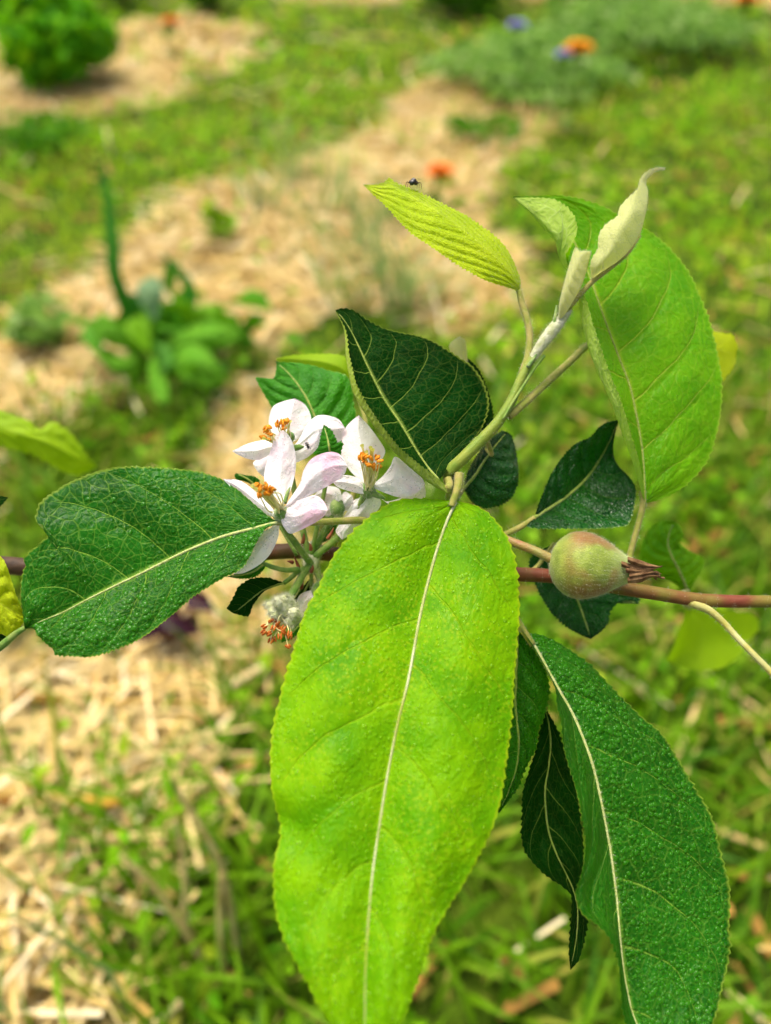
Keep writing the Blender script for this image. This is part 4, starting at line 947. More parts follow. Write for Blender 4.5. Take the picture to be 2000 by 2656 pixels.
blossom('open white and pink blossom facing the broad wet leaf, orange stamens spread', (520, 965, -4),
    [([(535, 935), (500, 880), (430, 800), (402, 715), (420, 620), (450, 520), (480, 425), (520, 385), (560, 390), (610, 470), (632, 580), (628, 680), (600, 790), (560, 880)], 7, -4, 0, 2, WHITE),
     ([(550, 935), (590, 870), (660, 760), (690, 660), (750, 580), (860, 535), (950, 552), (1002, 635), (975, 700), (870, 775), (740, 845), (650, 895)], 7, -4, -9, 1.5, PINKISH),
     ([(530, 975), (600, 905), (700, 865), (770, 845), (830, 885), (862, 950), (820, 1010), (720, 1070), (600, 1122), (555, 1090), (525, 1030)], 5, -4, -9, 1.5, PINKISH),
     ([(510, 985), (480, 960), (400, 870), (300, 785), (220, 738), (105, 728), (200, 830), (300, 910), (400, 975), (460, 1000)], 5, -2, 3, 2, WHITE),
     ([(515, 1000), (450, 1080), (390, 1110), (320, 1180), (275, 1300), (180, 1412), (260, 1405), (370, 1345), (450, 1265), (503, 1150), (512, 1070)], 5, -1, 1, 1.5, WHITE)],
    [(398, 805, 86, 58, -14, 13)], [(370, 715, -14), (320, 775, -15), (345, 800, -15), (385, 745, -15), (425, 860, -13)], 31,
    pedicel=[(520, 975, -3, .8), (560, 1090, 1, .8), (620, 1180, 5, .85), (740, 1340, 10, .9)],
    sepals=[[(545, 900, -3, .7), (570, 830, -2, .5), (600, 770, -1, .15)]])
blossom('fully open white blossom in front of the turned up green leaf, a gnat on its petal', (560, 500, 8),
    [([(560, 480), (500, 430), (445, 370), (440, 280), (470, 205), (540, 170), (625, 148), (700, 195), (742, 290), (715, 380), (650, 440)], 6, 8, 12, 2, WHITE),
     ([(600, 500), (650, 450), (710, 340), (780, 275), (860, 272), (940, 300), (985, 360), (972, 440), (900, 470), (800, 455), (700, 490)], 6, 8, 9, 2, WHITE),
     ([(530, 500), (450, 445), (380, 450), (270, 480), (172, 528), (215, 555), (290, 585), (370, 590), (455, 545)], 4, 8, 4, 1.5, WHITE),
     ([(580, 520), (640, 500), (720, 440), (780, 385), (812, 375), (800, 480), (745, 550), (650, 605), (590, 600)], 4, 8, 3, 1, WHITE),
     ([(540, 530), (440, 550), (350, 590), (325, 620), (360, 680), (420, 720), (500, 690), (560, 600)], 4, 9, 10, 1.5, WHITE)],
    [(425, 400, 42, 48, -1, 8), (530, 335, 52, 42, 0, 8)], [(590, 310, 1), (400, 435, -2)], 37,
    pedicel=[(560, 510, 8, .7), (600, 700, 12, .75), (660, 1000, 13, .8), (735, 1330, 12, .85)],
    sepals=[[(570, 480, 6, .8), (600, 420, 5, .9), (560, 395, 5, .3)], [(600, 510, 5, .7), (650, 500, 4, .8), (690, 495, 4, .2)]])
blossom('white blossom beside the cupped dark leaf, tall yellow styles amid orange stamens', (1150, 790, 3),
    [([(1140, 780), (1040, 690), (970, 590), (958, 500), (985, 370), (1040, 305), (1085, 270), (1160, 350), (1240, 460), (1275, 530), (1245, 600), (1190, 700)], 6, 3, 9, 3, WHITE),
     ([(1160, 780), (1250, 715), (1310, 640), (1350, 568), (1450, 645), (1535, 715), (1562, 765), (1500, 830), (1400, 862), (1290, 835)], 6, 3, 0, 2, WHITE),
     ([(1170, 800), (1250, 870), (1300, 890), (1420, 850), (1560, 775), (1562, 860), (1480, 940), (1330, 930)], 4, 5, 8, 1, WHITE),
     ([(1150, 810), (1050, 900), (990, 980), (940, 1060), (920, 1110), (965, 1165), (1060, 1110), (1170, 1010), (1245, 910), (1210, 840)], 5, 4, 9, 1.5, WHITE),
     ([(1140, 800), (1080, 725), (990, 700), (930, 720), (895, 750), (940, 790), (1030, 820), (1130, 838)], 4, 3, -3, 1.5, WHITE)],
    [(1105, 580, 38, 48, -6, 8), (1195, 615, 46, 52, -6, 9)], [(1108, 485, -7), (1170, 500, -7), (1185, 515, -7), (1140, 530, -7)], 41,
    pedicel=[(1150, 800, 4, .8), (1050, 1000, 9, .85), (930, 1150, 12, .9), (750, 1300, 12, .95)],
    sepals=[[(1180, 830, 3, .8), (1230, 850, 3, .7), (1275, 870, 3, .2)]])
blossom('half hidden white blossom with curled inner petals behind the pink petal', (930, 900, 9),
    [([(930, 930), (860, 900), (790, 870), (760, 850), (830, 785), (930, 790), (960, 850)], 3, 9, 11, 2, WHITE),
     ([(920, 930), (850, 900), (800, 920), (790, 970), (860, 1000), (930, 990)], 3, 9, 10, 1, WHITE),
     ([(940, 920), (960, 850), (990, 820), (1040, 850), (1045, 900), (1000, 960)], 3, 9, 7, 2.5, WHITE),
     ([(935, 900), (900, 870), (895, 835), (930, 815), (965, 845), (965, 890)], 3, 8, 5, 2, WHITE),
     ([(950, 930), (1010, 900), (1080, 870), (1130, 880), (1080, 910), (1000, 950)], 3, 9, 9, 1, WHITE)],
    [], [], 43, pedicel=[(930, 930, 10, .7), (860, 1060, 12, .75), (800, 1180, 13, .8), (745, 1310, 13, .85)])
blossom('pale blossom petal peeping out beside the woolly spent blossom', (800, 1500, 8),
    [([(800, 1500), (760, 1525), (700, 1540), (655, 1570), (638, 1625), (660, 1700), (690, 1735), (740, 1660), (800, 1600)], 5, 8, 5, 1.5, PINKISH),
     ([(805, 1495), (770, 1500), (740, 1560), (760, 1640), (830, 1640), (850, 1550)], 3, 9, 4, 1.5, WHITE)], [], [], 47,
    pedicel=[(810, 1490, 9, .7), (790, 1420, 11, .8), (750, 1350, 12, .85)])
# spent woolly blossom
rr = np.random.default_rng(5)
(cx, cy), = c4([(545, 1650)]); cw = P(cx, cy, FOCUS - .001)
axw = frame(P(*c4([(500, 1800)])[0], FOCUS - .004) - cw)
V, F = ellipsoid(cw, axw, (.0031, .0031, .0030), 22, 16)
V += (V - cw) * (.22 * (np.array([vnoise(a * 900, b * 900 + c * 500, 3) for a, b, c in V])[:, None] - .4))
root = mesh_obj('blossom', V, F, MAT['wool'], TREE); root['label'] = 'spent blossom without petals, woolly cup with hanging brown stamens'
fuzz(root, V, (V - cw) / np.linalg.norm(V - cw, axis=1, keepdims=True), 2600, .0008)
for (x, y, m) in ((455, 1640, -2), (470, 1690, -4), (560, 1600, -3), (620, 1690, -4), (640, 1730, -2), (500, 1620, -4), (590, 1750, -3)):
    (px, py), = c4([(x, y)]); q = P(px, py, FOCUS + m / 1000); ax = frame(q - cw)
    v2, f2 = ellipsoid(q, ax, (.0015, .0012, .0014), 16, 12)
    v2 = v2 + (v2 - q) * (.7 * (np.array([fbm(a * 1500, b * 1500 + c * 900, 3) for a, b, c in v2])[:, None] - .5))
    mesh_obj('sepal', v2, f2, MAT['wool'], root)
    fuzz(root, v2, (v2 - q) / np.linalg.norm(v2 - q, axis=1, keepdims=True), 700, .0009)
for i, (x, y) in enumerate([(405, 1790), (400, 1830), (455, 1750), (470, 1800), (440, 1840), (500, 1770), (510, 1800), (450, 1890), (475, 1880), (515, 1860), (540, 1830), (560, 1850), (585, 1840), (545, 1800), (575, 1930), (490, 1750), (590, 1860)]):
    (px, py), = c4([(x, y)]); e = P(px, py, FOCUS - (.003 + .003 * rr.random()))
    stamen(root, cw + axw[2] * .0026 + axw[0] * rr.normal(0, .0012) + axw[1] * rr.normal(0, .0008), e, rr, 'anther_old')
po, pv, pn2 = tube('pedicel', c4([(560, 1620, 1, .9), (620, 1530, 4, .95), (680, 1420, 8, .95), (730, 1350, 10, 1.0)]), MAT['pedicel'], root); fuzz(root, pv, pn2, 500, .0006)
# spur the cluster grows from
sp, spv, spn = tube('spur', c4([(740, 1400, 12, 1.5), (735, 1345, 11.5, 1.9), (745, 1290, 14, 2.2), (760, 1230, 18, 2.4)]), MAT['wool'], TREE, seg=12, n=24)
fuzz(sp, spv, spn, 900, .0008)
MAT['bract'] = simple_mat('red_bract', lin('6e2c22'), lin('9a5a3a'), 400, .6, .3, .0002, 2000)
for a in ([(680, 1190), (690, 1120)], [(740, 1400), (755, 1350)], [(670, 1520), (680, 1390)], [(610, 1330), (570, 1320)], [(740, 1240), (730, 1190)], [(860, 1160), (905, 1080)], [(660, 1400), (620, 1290)]):
    (x0, y0), (x1, y1) = a
    tube('bract', c4([(x0, y0, 9, .5), ((x0 + x1) / 2 + 4, (y0 + y1) / 2, 8.5, .42), (x1, y1, 8, .1)]), MAT['bract'], sp)

# ================================================================== FRUITLET
k = NT('fruitlet_skin'); ob = k.obj(); sx = k.n('ShaderNodeSeparateXYZ')
k.put(sx.inputs[0], k.n('ShaderNodeUVMap').outputs[0])
blush = k.m('MULTIPLY', k.step(k.noise(ob, 110, 2, .4), .45, .64), k.m('MULTIPLY', k.step(sx.outputs[1], .16, .36), k.step(sx.outputs[1], .86, .6)))
fc = k.mix(k.step(k.noise(ob, 300, 3), .3, .7), lin('6a7c1c'), lin('8a9a34'))
fc = k.mix(k.step(sx.outputs[1], .55, .85), fc, lin('9cae62'))
fc = k.mix(k.m('MULTIPLY', blush, .75), fc, lin('7c3c1c'))
fc = k.mix(k.m('MULTIPLY', k.step(sx.outputs[1], .90, .98), .7), fc, lin('8a5a48'))
MAT['fruit'] = k.end(k.bsdf(fc, .5, .4, k.bump(k.noise(ob, 2600, 2), .0002), Sheen_Weight=.15))
c_ = [P(*c6([q])[0], FOCUS + d / 1000) for q, d in (((405, 893), 2), ((880, 945), 0))]
axd = c_[1] - c_[0]; Lf = np.linalg.norm(axd); ax = frame(axd)
prof = [(0, .02), (.006, .18), (.025, .36), (.07, .58), (.14, .78), (.23, .93), (.33, 1.0), (.43, 1.0), (.53, .94), (.63, .84), (.73, .71), (.82, .57), (.90, .45), (.98, .35), (1.06, .28), (1.13, .23), (1.19, .18)]
R0 = 190 * .4562 * FOCUS * T / 2656
ps = catmull3(np.array([(t * Lf, r * R0, 0) for t, r in prof]), 48)
seg = 40; V, F, UV = [], [], []
for i, (t, r, _) in enumerate(ps):
    for j in range(seg):
        th = 2 * math.pi * j / seg
        rr_ = r * (1 + .02 * math.sin(5 * th + 1) * (i / 48) + .015 * math.sin(2 * th))
        V.append(c_[0] + ax[2] * t + (ax[0] * math.cos(th) + ax[1] * math.sin(th)) * rr_); UV.append((j / seg, i / 47))
for i in range(47):
    for j in range(seg): F.append([i*seg+j, i*seg+(j+1) % seg, (i+1)*seg+(j+1) % seg, (i+1)*seg+j])
F.append([47*seg+j for j in range(seg)])
V = np.array(V); cent = c_[0] + ax[2] * Lf * .45
fr_o = mesh_obj('fruitlet', V, F, MAT['fruit'], TREE, True, UV); fr_o['label'] = 'small pear shaped green fruitlet blushed red, dried sepals at its end'
fnrm = (V - cent) - np.outer((V - cent) @ ax[2], ax[2]) * .75; fnrm /= np.linalg.norm(fnrm, axis=1, keepdims=True)
fuzz(fr_o, V, fnrm, 6500, .00055, .000045, .5, bias=ax[2] * .8)
po, pv, pn2 = tube('stalk', c6([(60, 740, 9, 1.2), (130, 755, 7, 1.15), (215, 787, 5, 1.1), (330, 832, 3, 1.1), (420, 878, 2, 1.25)]), MAT['shoot_red'], fr_o); fuzz(fr_o, pv, pn2, 400, .0005)
MAT['dry'] = simple_mat('dried_sepal', lin('4e3018'), lin('8e6e48'), 400, .7, .2, .0003, 1800, None, .1)
for pts in ([(815, 905), (890, 932), (970, 936), (1050, 916)], [(850, 880), (920, 905), (980, 918), (1046, 922)], [(860, 975), (930, 965), (985, 955), (1030, 950)], [(850, 1000), (920, 992), (980, 972), (1040, 978)], [(840, 940), (910, 948), (975, 948), (1045, 962)]):
    q = c6([(x, y, -5 + i * 1.2, (1.1, 1.5, .9, .12)[i]) for i, (x, y) in enumerate(pts)])
    L = [(a, b - w * 7, d + .4) for a, b, d, w in q]; M_ = [(a, b, d - .6) for a, b, d, w in q]; R_ = [(a, b + w * 6, d + .5) for a, b, d, w in q]
    sheet('sepal', [(-1, L), (0, M_), (1, R_)], MAT['dry'], fr_o, nu=26, nv=13, wavy=.6)
for i in range(9):
    x, y = 1000 + 60 * rr.random(), 945 + 55 * rr.random()
    tube('dry_stamen', c6([(930, 970, 0, .3), ((930 + x) / 2, 955 + 20 * rr.random(), -1, .22), (x, y, -2 + 3 * rr.random(), .3)]), MAT['dry'], fr_o, seg=6)

# ================================================================== INSECTS
MAT['fly'] = simple_mat('fly_body', lin('0c0c0a'), lin('1c1c18'), 900, .3, .6, .0001, 3000)
MAT['fly_leg'] = simple_mat('fly_leg', lin('2a2012'), lin('4a3a1c'), 900, .5, .3, 0)
k = NT('fly_wing'); tb_ = k.n('ShaderNodeBsdfTransparent')
MAT['wing'] = k.end(k.mixs(.45, tb_.outputs[0], k.bsdf(lin('3a342a'), .25, .6)))
def fly(label, foot, s, head, upv):
    """foot: world point it stands on; s body length; head: heading; upv: up"""
    h = head / np.linalg.norm(head); u_ = upv - h * (upv @ h); u_ /= np.linalg.norm(u_); r = np.cross(h, u_)
    c = foot + u_ * s * .52
    st = [(-.62, .03, -.12), (-.52, .13, -.10), (-.35, .22, -.05), (-.15, .23, 0), (-.02, .16, .04), (.08, .26, .08), (.22, .30, .09), (.36, .24, .05), (.43, .12, .01), (.48, .22, -.02), (.58, .25, -.05), (.68, .16, -.08), (.72, .02, -.08)]
    V, F = [], []; sg = 14
    st = catmull3(np.array([(a, b, z) for a, b, z in st]), 40)
    for a, b, z in st:
        for j in range(sg):
            t = 2 * math.pi * j / sg
            V.append(c + h * a * s + u_ * (z + b * math.sin(t)) * s + r * b * 1.08 * math.cos(t) * s)
    for i in range(39):
        for j in range(sg): F.append([i*sg+j, i*sg+(j+1) % sg, (i+1)*sg+(j+1) % sg, (i+1)*sg+j])
    e = empty('fly', tuple(foot)); tag(e, label, 'fly')
    mesh_obj('body', np.array(V), F, MAT['fly'], e)
    for sgn in (-1, 1):
        v2, f2 = ellipsoid(c + h * .57 * s + r * sgn * .19 * s + u_ * .02 * s, np.array([r, u_, h]), (.10 * s, .15 * s, .12 * s), 10, 7)
        mesh_obj('eye', v2, f2, MAT['fly'], e)
        w0 = c + h * .12 * s + u_ * .25 * s + r * sgn * .12 * s
        W_ = [w0, w0 - h * .35 * s + r * sgn * .18 * s + u_ * .1 * s, w0 - h * .85 * s + r * sgn * .26 * s + u_ * .06 * s, w0 - h * 1.0 * s + r * sgn * .10 * s, w0 - h * .7 * s - r * sgn * .08 * s + u_ * .04 * s, w0 - h * .3 * s - r * sgn * .06 * s + u_ * .06 * s]
        mesh_obj('wing', np.array(W_), [[0, 1, 2, 3, 4, 5]], MAT['wing'], e)
        for lx, sp_ in ((.34, .5), (.12, .1), (-.05, -.55)):
            a = c + h * lx * s - u_ * .12 * s + r * sgn * .18 * s
            kn = a + r * sgn * .34 * s + h * sp_ * .4 * s + u_ * .12 * s
            ft = foot + r * sgn * .62 * s + h * (lx + sp_ * .55) * s
            V2, F2 = tube_vf([(*a, s * .045), (*kn, s * .035), (*((kn + ft) / 2 + r * sgn * .04 * s), s * .028), (*ft, s * .018)], 6, 14)
            mesh_obj('leg', V2, F2, MAT['fly_leg'], e)
    return e
nvC = WC.shape[1]; pf = P(*[1072], 487, FOCUS + .0085) if False else P(1074, 488, FOCUS + .0078)
fly('small black fly standing on the tip half of the young yellow green leaf', pf, .0026, -CF * .6 - CR * .35 - CU * .25, CU * 1.0 - CF * .15 + CR * .2)
pf2 = P(*c4([(716, 492)])[0], FOCUS + .0035)
fly('tiny dark gnat resting on a white petal', pf2, .0013, CU * .9 - CR * .4, -CF + CU * .3)

# ================================================================== BACKGROUND PLANTS
MAT['bush'] = foliage_mat('bush_leaves', lin('3a8a00'), lin('66b204'), lin('98d014'), lin('90d408'))
MAT['silverplant'] = foliage_mat('grey_green_leaves', lin('5c8c34'), lin('8ab050'), lin('b8cc88'), lin('a0cc50'))
MAT['darkplant'] = foliage_mat('dark_green_leaves', lin('326c04'), lin('4c8c0a'), lin('74a81a'), lin('78b010'))
MAT['stemg'] = simple_mat('green_stem', lin('4a7a1e'), lin('6f9438'), 60, .6, .3, .0005, 300)
MAT['stemb'] = simple_mat('brown_stem', lin('5a3a24'), lin('7c5a3a'), 60, .7, .2, .0005, 300)
MAT['orange'] = foliage_mat('orange_petals', lin('ec9008'), lin('f8b010'), lin('fcc828'), lin('fcc018'), .3)
MAT['redorange'] = foliage_mat('red_orange_petals', lin('d46008'), lin('f08410'), lin('f8a420'), lin('f89018'), .3)
MAT['violet'] = foliage_mat('violet_petals', lin('7a6ac8'), lin('9a8ce0'), lin('b8aef0'), lin('a090e8'), .3)

def bush(name, label, cat, px, py, rx, rz, n, size, mat, seed, asp=.55, stem='stemb', group=None, lumps=14):
    rg = np.random.default_rng(seed)
    g = G(px, py); g[2] = ground_z(g[0], g[1])
    e = empty(name, tuple(g)); tag(e, label, cat, group)
    cl = rg.normal(0, 1, (lumps, 3)); cl /= np.linalg.norm(cl, axis=1, keepdims=True); cl[:, 2] = cl[:, 2] * .9
    lump_c = cl * np.array([rx, rx, rz]) * rg.uniform(.35, .68, (lumps, 1)) + np.array([0, 0, rz * .80])
    which = rg.integers(0, lumps, n); d = rg.normal(0, 1, (n, 3)); d /= np.linalg.norm(d, axis=1, keepdims=True)
    rad = rg.random(n) ** .4
    c = lump_c[which] + d * rad[:, None] * np.array([rx, rx, rz]) * .38
    c[:, 2] = np.maximum(c[:, 2], rg.uniform(.005, .05, n))
    nrm = d + np.array([0, 0, .6]) + rg.normal(0, .3, (n, 3)); nrm /= np.linalg.norm(nrm, axis=1, keepdims=True)
    V, F = leaflets(c + g, nrm, np.full(n, size), rg, asp)
    f_o = mesh_obj('foliage', V, F, MAT[mat], e, False); f_o['kind'] = 'stuff'
    for i in range(5):
        t = lump_c[i] + g
        tube('stem', [(g[0] + rg.normal(0, .008), g[1] + rg.normal(0, .008), g[2] - .01, .004), (*((g + t) / 2), .003), (*t, .0018)], MAT[stem], e, world=True, seg=6)
    return e, g
bush('round_bush', 'dense round bright green bush on the straw bed', 'bush', 178, 226, .175, .145, 3600, .040, 'bush', 3, lumps=24)
bush('flowering_perennial', 'low grey green perennial mound with violet and orange flowers beyond the lawn', 'plant', 1400, 235, .30, .075, 1700, .034, 'silverplant', 5, .4, lumps=22)
bush('flowering_perennial', 'spreading grey green plant behind the orange flower', 'plant', 1650, 140, .38, .08, 1500, .036, 'silverplant', 6, .35, lumps=22)
bush('low_shrub', 'leafy green shrub at the edge of the far straw strip', 'bush', 1560, 40, .28, .20, 2600, .03, 'darkplant', 8)
bush('low_shrub', 'dark green leafy clump in the far bed beside a bare straw strip', 'bush', 1200, 25, .26, .22, 2200, .032, 'darkplant', 9)
bush('low_shrub', 'small dark clump behind the round bush', 'bush', 560, 25, .13, .13, 1500, .026, 'darkplant', 10)
bush('low_shrub', 'dark sprawling clump at the rim of the far lawn', 'bush', 320, 12, .15, .14, 1300, .028, 'darkplant', 12)
bush('low_weed', 'low dark weed clump at the end of the mulched strip', 'plant', 90, 390, .17, .035, 420, .020, 'darkplant', 14)
bush('low_weed', 'leafy weed clump sprawling at the middle of the straw bed', 'plant', 1240, 375, .11, .03, 190, .018, 'darkplant', 15)
bush('low_weed', 'yellow green seedling tuft growing out of the straw', 'plant', 575, 650, .04, .045, 70, .02, 'weeds', 16, lumps=6)
bush('low_weed', 'small grey green weed at the bottom of the lawn slope', 'plant', 130, 900, .06, .06, 80, .028, 'silverplant', 17, lumps=6)

def flower_head(e, c, R, mat, rg, n=70, rise=.35):
    V, F = [], []
    for i in range(n):
        t = i / n; a = i * 2.39996; tilt = .15 + rise * (1 - t) * 2.2
        d = np.array([math.cos(a) * math.cos(tilt), math.sin(a) * math.cos(tilt), math.sin(tilt)]); s = np.array([-math.sin(a), math.cos(a), 0])
        L = R * (.35 + .65 * t) * rg.uniform(.85, 1.1); w = R * .20
        b = c + np.array([0, 0, (1 - t) * R * .25])
        k0 = len(V)
        V += [b - s * w * .3, b + s * w * .3, b + d * L * .6 + s * w, b + d * L * .95 + s * w * .5 - [0, 0, R * .06], b + d * L * .95 - s * w * .5 - [0, 0, R * .06], b + d * L * .6 - s * w]
        F += [[k0, k0 + 1, k0 + 2, k0 + 5], [k0 + 5, k0 + 2, k0 + 3, k0 + 4]]
    o = mesh_obj('flower_head', np.array(V), F, MAT[mat], e, False)
    v2, f2 = ellipsoid(c + np.array([0, 0, -R * .12]), np.eye(3), (R * .32, R * .32, R * .3), 10, 6)
    mesh_obj('calyx', v2, f2, MAT['stemg'], o)
    return o
def flower_plant(name, label, px, py, hgt, R, mat, seed, nleaf=26, lm='darkplant', stemm='stemg', base=None):
    rg = np.random.default_rng(seed)
    # head seen at (px,py): its height above the ground gives the distance
    top = G(px, py, hgt); g = np.array([top[0] + rg.normal(0, .01), top[1] + .01, 0]); g[2] = ground_z(g[0], g[1])
    e = empty(name, tuple(g)); tag(e, label, 'flower')
    tube('stem', [(*g, .0028), (*((g + top) / 2 + rg.normal(0, .006, 3)), .0024), (*top, .002)], MAT[stemm], e, world=True, seg=7)
    flower_head(e, top, R, mat, rg)
    n = nleaf; c = g + np.stack([rg.normal(0, .03, n), rg.normal(0, .03, n), rg.uniform(.01, hgt * .8, n)], 1)
    nn_ = rg.normal(0, .5, (n, 3)); nn_[:, 2] += 1; nn_ /= np.linalg.norm(nn_, axis=1, keepdims=True)
    V, F = leaflets(c, nn_, np.full(n, .035), rg, .35); o = mesh_obj('leaves', V, F, MAT[lm], e, False); o['kind'] = 'stuff'
flower_plant('orange_flower', 'golden orange flower head on the grey green perennial mound', 1500, 133, .17, .040, 'orange', 21, 14, 'silverplant')
flower_plant('orange_flower', 'red orange flower on a reddish stem at the rim of the straw bed', 1142, 452, .10, .030, 'redorange', 22, 20, 'darkplant', 'bract')
flower_plant('orange_flower', 'orange flower in the farthest straw strip', 1935, 8, .12, .05, 'redorange', 23)
flower_plant('violet_flower', 'lone violet flower above the grey green mound', 1340, 72, .16, .030, 'violet', 24, 10, 'silverplant')
flower_plant('violet_flower', 'pale violet flower touching the golden orange flower', 1464, 147, .15, .025, 'violet', 25, 10, 'silverplant')
flower_plant('orange_flower', 'faded orange flower beyond the round bush', 445, 62, .10, .035, 'redorange', 26, 10)

# grass tufts standing in the straw
def tuft(px, py, n, lmin, lmax, w, mat, label, group, seed, spread=.02):
    rg = np.random.default_rng(seed); g = G(px, py); g[2] = ground_z(g[0], g[1])
    e = empty('grass_tuft', tuple(g)); tag(e, label, 'grass', group)
    for i in range(n):
        xy = np.array([[g[0] + rg.normal(0, spread), g[1] + rg.normal(0, spread)]])
        V, F = blades(xy, rg, lmin, lmax, w, .7, .6)
        mesh_obj('blade', V, F, MAT[mat], e, False)
for i, (px, py) in enumerate([(1020, 770), (900, 790), (1090, 800), (850, 560), (770, 470), (1010, 600), (690, 560), (930, 680)]):
    tuft(px, py, 24, .07, .20, .006, 'bluegrass', 'grey green grass tuft sprouting through the golden straw', 'grass tufts in the straw bed', 100 + i)
for i, (px, py) in enumerate([(690, 1850), (640, 2350), (560, 2500), (420, 2150), (250, 2250), (160, 2050), (500, 2650), (700, 2600)]):
    tuft(px, py, 20, .05, .14, .0042, 'grass', 'bright grass tuft among the loose straw below the branch', 'grass tufts low in the mulch', 120 + i, .03)

# broad leaved weed, mid left
wl = empty('broad_leaf_weed', tuple(G(430, 1000))); tag(wl, 'broad leaved dark green weed with an upright blade growing from the straw', 'weed plant')
WM_ = {'d': leaf_mat('weed_leaf_dark', lin('205e04'), lin('348010'), lin('5f9a3a'), lin('5f8a4a'), lin('4aa014'), .35, 6, .3, .0, .6, 0, 0, .001, None, 0, .15),
       'g': leaf_mat('weed_leaf_green', lin('5aa414'), lin('80c02c'), lin('a4cc5a'), lin('8abc48'), lin('90d418'), .35, 6, .3, .0, .6, 0, 0, .001, None, 0, .2),
       'b': leaf_mat('weed_leaf_pale', lin('84aa74'), lin('a2c290'), lin('b8cca8'), lin('8cb080'), lin('94c084'), .4, 6, .2, .0, .6, 0, 0, .001, None, 0, .2)}
def weedleaf(L, M_, R_, mat, d, par=None):
    mk = lambda pts: [(x, y, 0 if len(q) < 1 else q[0]) for x, y, *q in cg(pts)]
    sheet('leaf', [(-1, mk(L)), (0, mk(M_)), (1, mk(R_))], WM_[mat], par or wl, nu=26, nv=17, wavy=6, base_d=d)
dW = gdepth(430, 1000)
weedleaf([(800, 1060, 0), (700, 930, -10), (650, 800, -20), (610, 680, -25), (600, 560, -25), (590, 300, -10), (570, 150, 0), (590, 30, 10)], [(810, 1060, 0), (740, 930, -12), (690, 800, -24), (645, 660, -30), (630, 500, -25), (620, 300, -12), (595, 140, 0), (592, 30, 10)], [(830, 1060, 0), (790, 930, -10), (740, 800, -20), (690, 680, -25), (680, 500, -25), (650, 300, -10), (620, 150, 0), (595, 30, 10)], 'd', dW - .03)
weedleaf([(900, 1080, 0), (960, 900, 5), (1040, 780, 5), (1000, 680, 8), (950, 640, 10), (915, 560, 15)], [(910, 1080, 0), (1000, 920, 0), (1080, 790, 0), (1030, 680, 5), (960, 620, 10), (912, 555, 15)], [(930, 1080, 0), (1050, 940, 0), (1125, 820, 0), (1080, 700, 5), (1010, 630, 8), (920, 555, 15)], 'd', dW)
weedleaf([(870, 940, 0), (800, 850, -20), (775, 770, -25), (810, 720, -20), (860, 690, -10)], [(880, 940, 0), (855, 860, -25), (855, 780, -30), (868, 730, -25), (872, 688, -10)], [(890, 940, 0), (915, 860, -20), (930, 790, -25), (915, 730, -20), (876, 688, -10)], 'b', dW - .06)
weedleaf([(800, 1130, 0), (700, 1110, -20), (580, 1060, -30), (505, 980, -30), (500, 960, -30)], [(810, 1120, 0), (700, 1050, -25), (620, 1000, -35), (560, 960, -32), (500, 955, -30)], [(820, 1110, 0), (720, 980, -20), (640, 930, -30), (560, 925, -30), (500, 950, -30)], 'g', dW - .05)
weedleaf([(900, 1120, 0), (850, 1180, -20), (850, 1300, -50), (890, 1400, -70), (950, 1420, -75)], [(905, 1120, 0), (890, 1200, -30), (900, 1300, -60), (925, 1390, -72), (952, 1420, -75)], [(910, 1120, 0), (930, 1200, -20), (950, 1300, -50), (960, 1380, -70), (955, 1420, -75)], 'g', dW - .06)
weedleaf([(900, 1100, 0), (960, 1050, -20), (1050, 1000, -40), (1130, 960, -50), (1260, 960, -50), (1370, 1010, -45)], [(905, 1110, 0), (980, 1090, -30), (1070, 1060, -50), (1160, 1040, -60), (1270, 1030, -55), (1372, 1020, -45)], [(910, 1120, 0), (980, 1150, -20), (1080, 1130, -40), (1180, 1100, -50), (1280, 1090, -50), (1375, 1030, -45)], 'g', dW - .03)
weedleaf([(930, 1120, 0), (980, 1120, -30), (1080, 1080, -50), (1170, 1110, -55), (1260, 1210, -55), (1290, 1270, -50)], [(935, 1140, 0), (990, 1170, -35), (1080, 1170, -60), (1170, 1200, -65), (1240, 1250, -58), (1290, 1275, -50)], [(940, 1160, 0), (990, 1240, -30), (1070, 1290, -50), (1160, 1320, -55), (1240, 1310, -55), (1290, 1280, -50)], 'g', dW - .05)
weedleaf([(880, 1100, 0), (830, 980, -10), (800, 900, -20), (830, 820, -20), (880, 780, -15)], [(890, 1100, 0), (870, 990, -15), (860, 900, -25), (875, 830, -22), (885, 778, -15)], [(900, 1100, 0), (930, 990, -10), (940, 900, -20), (920, 830, -20), (890, 776, -15)], 'g', dW - .02)
weedleaf([(960, 1200, 0), (1150, 1150, 0), (1300, 1060, 10), (1420, 1080, 20), (1480, 1140, 25)], [(970, 1220, 0), (1150, 1210, 0), (1300, 1160, 5), (1420, 1150, 15), (1482, 1145, 25)], [(980, 1240, 0), (1150, 1290, 0), (1300, 1280, 5), (1430, 1230, 15), (1484, 1150, 25)], 'd', dW + .05)
weedleaf([(960, 1010, 0), (1010, 930, 10), (1100, 870, 20), (1200, 850, 30), (1330, 860, 40)], [(965, 1015, 0), (1030, 960, 5), (1110, 910, 15), (1210, 880, 25), (1330, 862, 40)], [(970, 1020, 0), (1050, 1000, 5), (1130, 950, 15), (1220, 910, 25), (1330, 866, 40)], 'g', dW + .02)
weedleaf([(900, 1100, 0), (930, 1010, 5), (960, 930, 10), (990, 880, 15)], [(905, 1100, 0), (945, 1020, 5), (980, 940, 10), (1000, 880, 15)], [(915, 1100, 0), (965, 1030, 5), (1000, 950, 10), (1010, 880, 15)], 'd', dW)
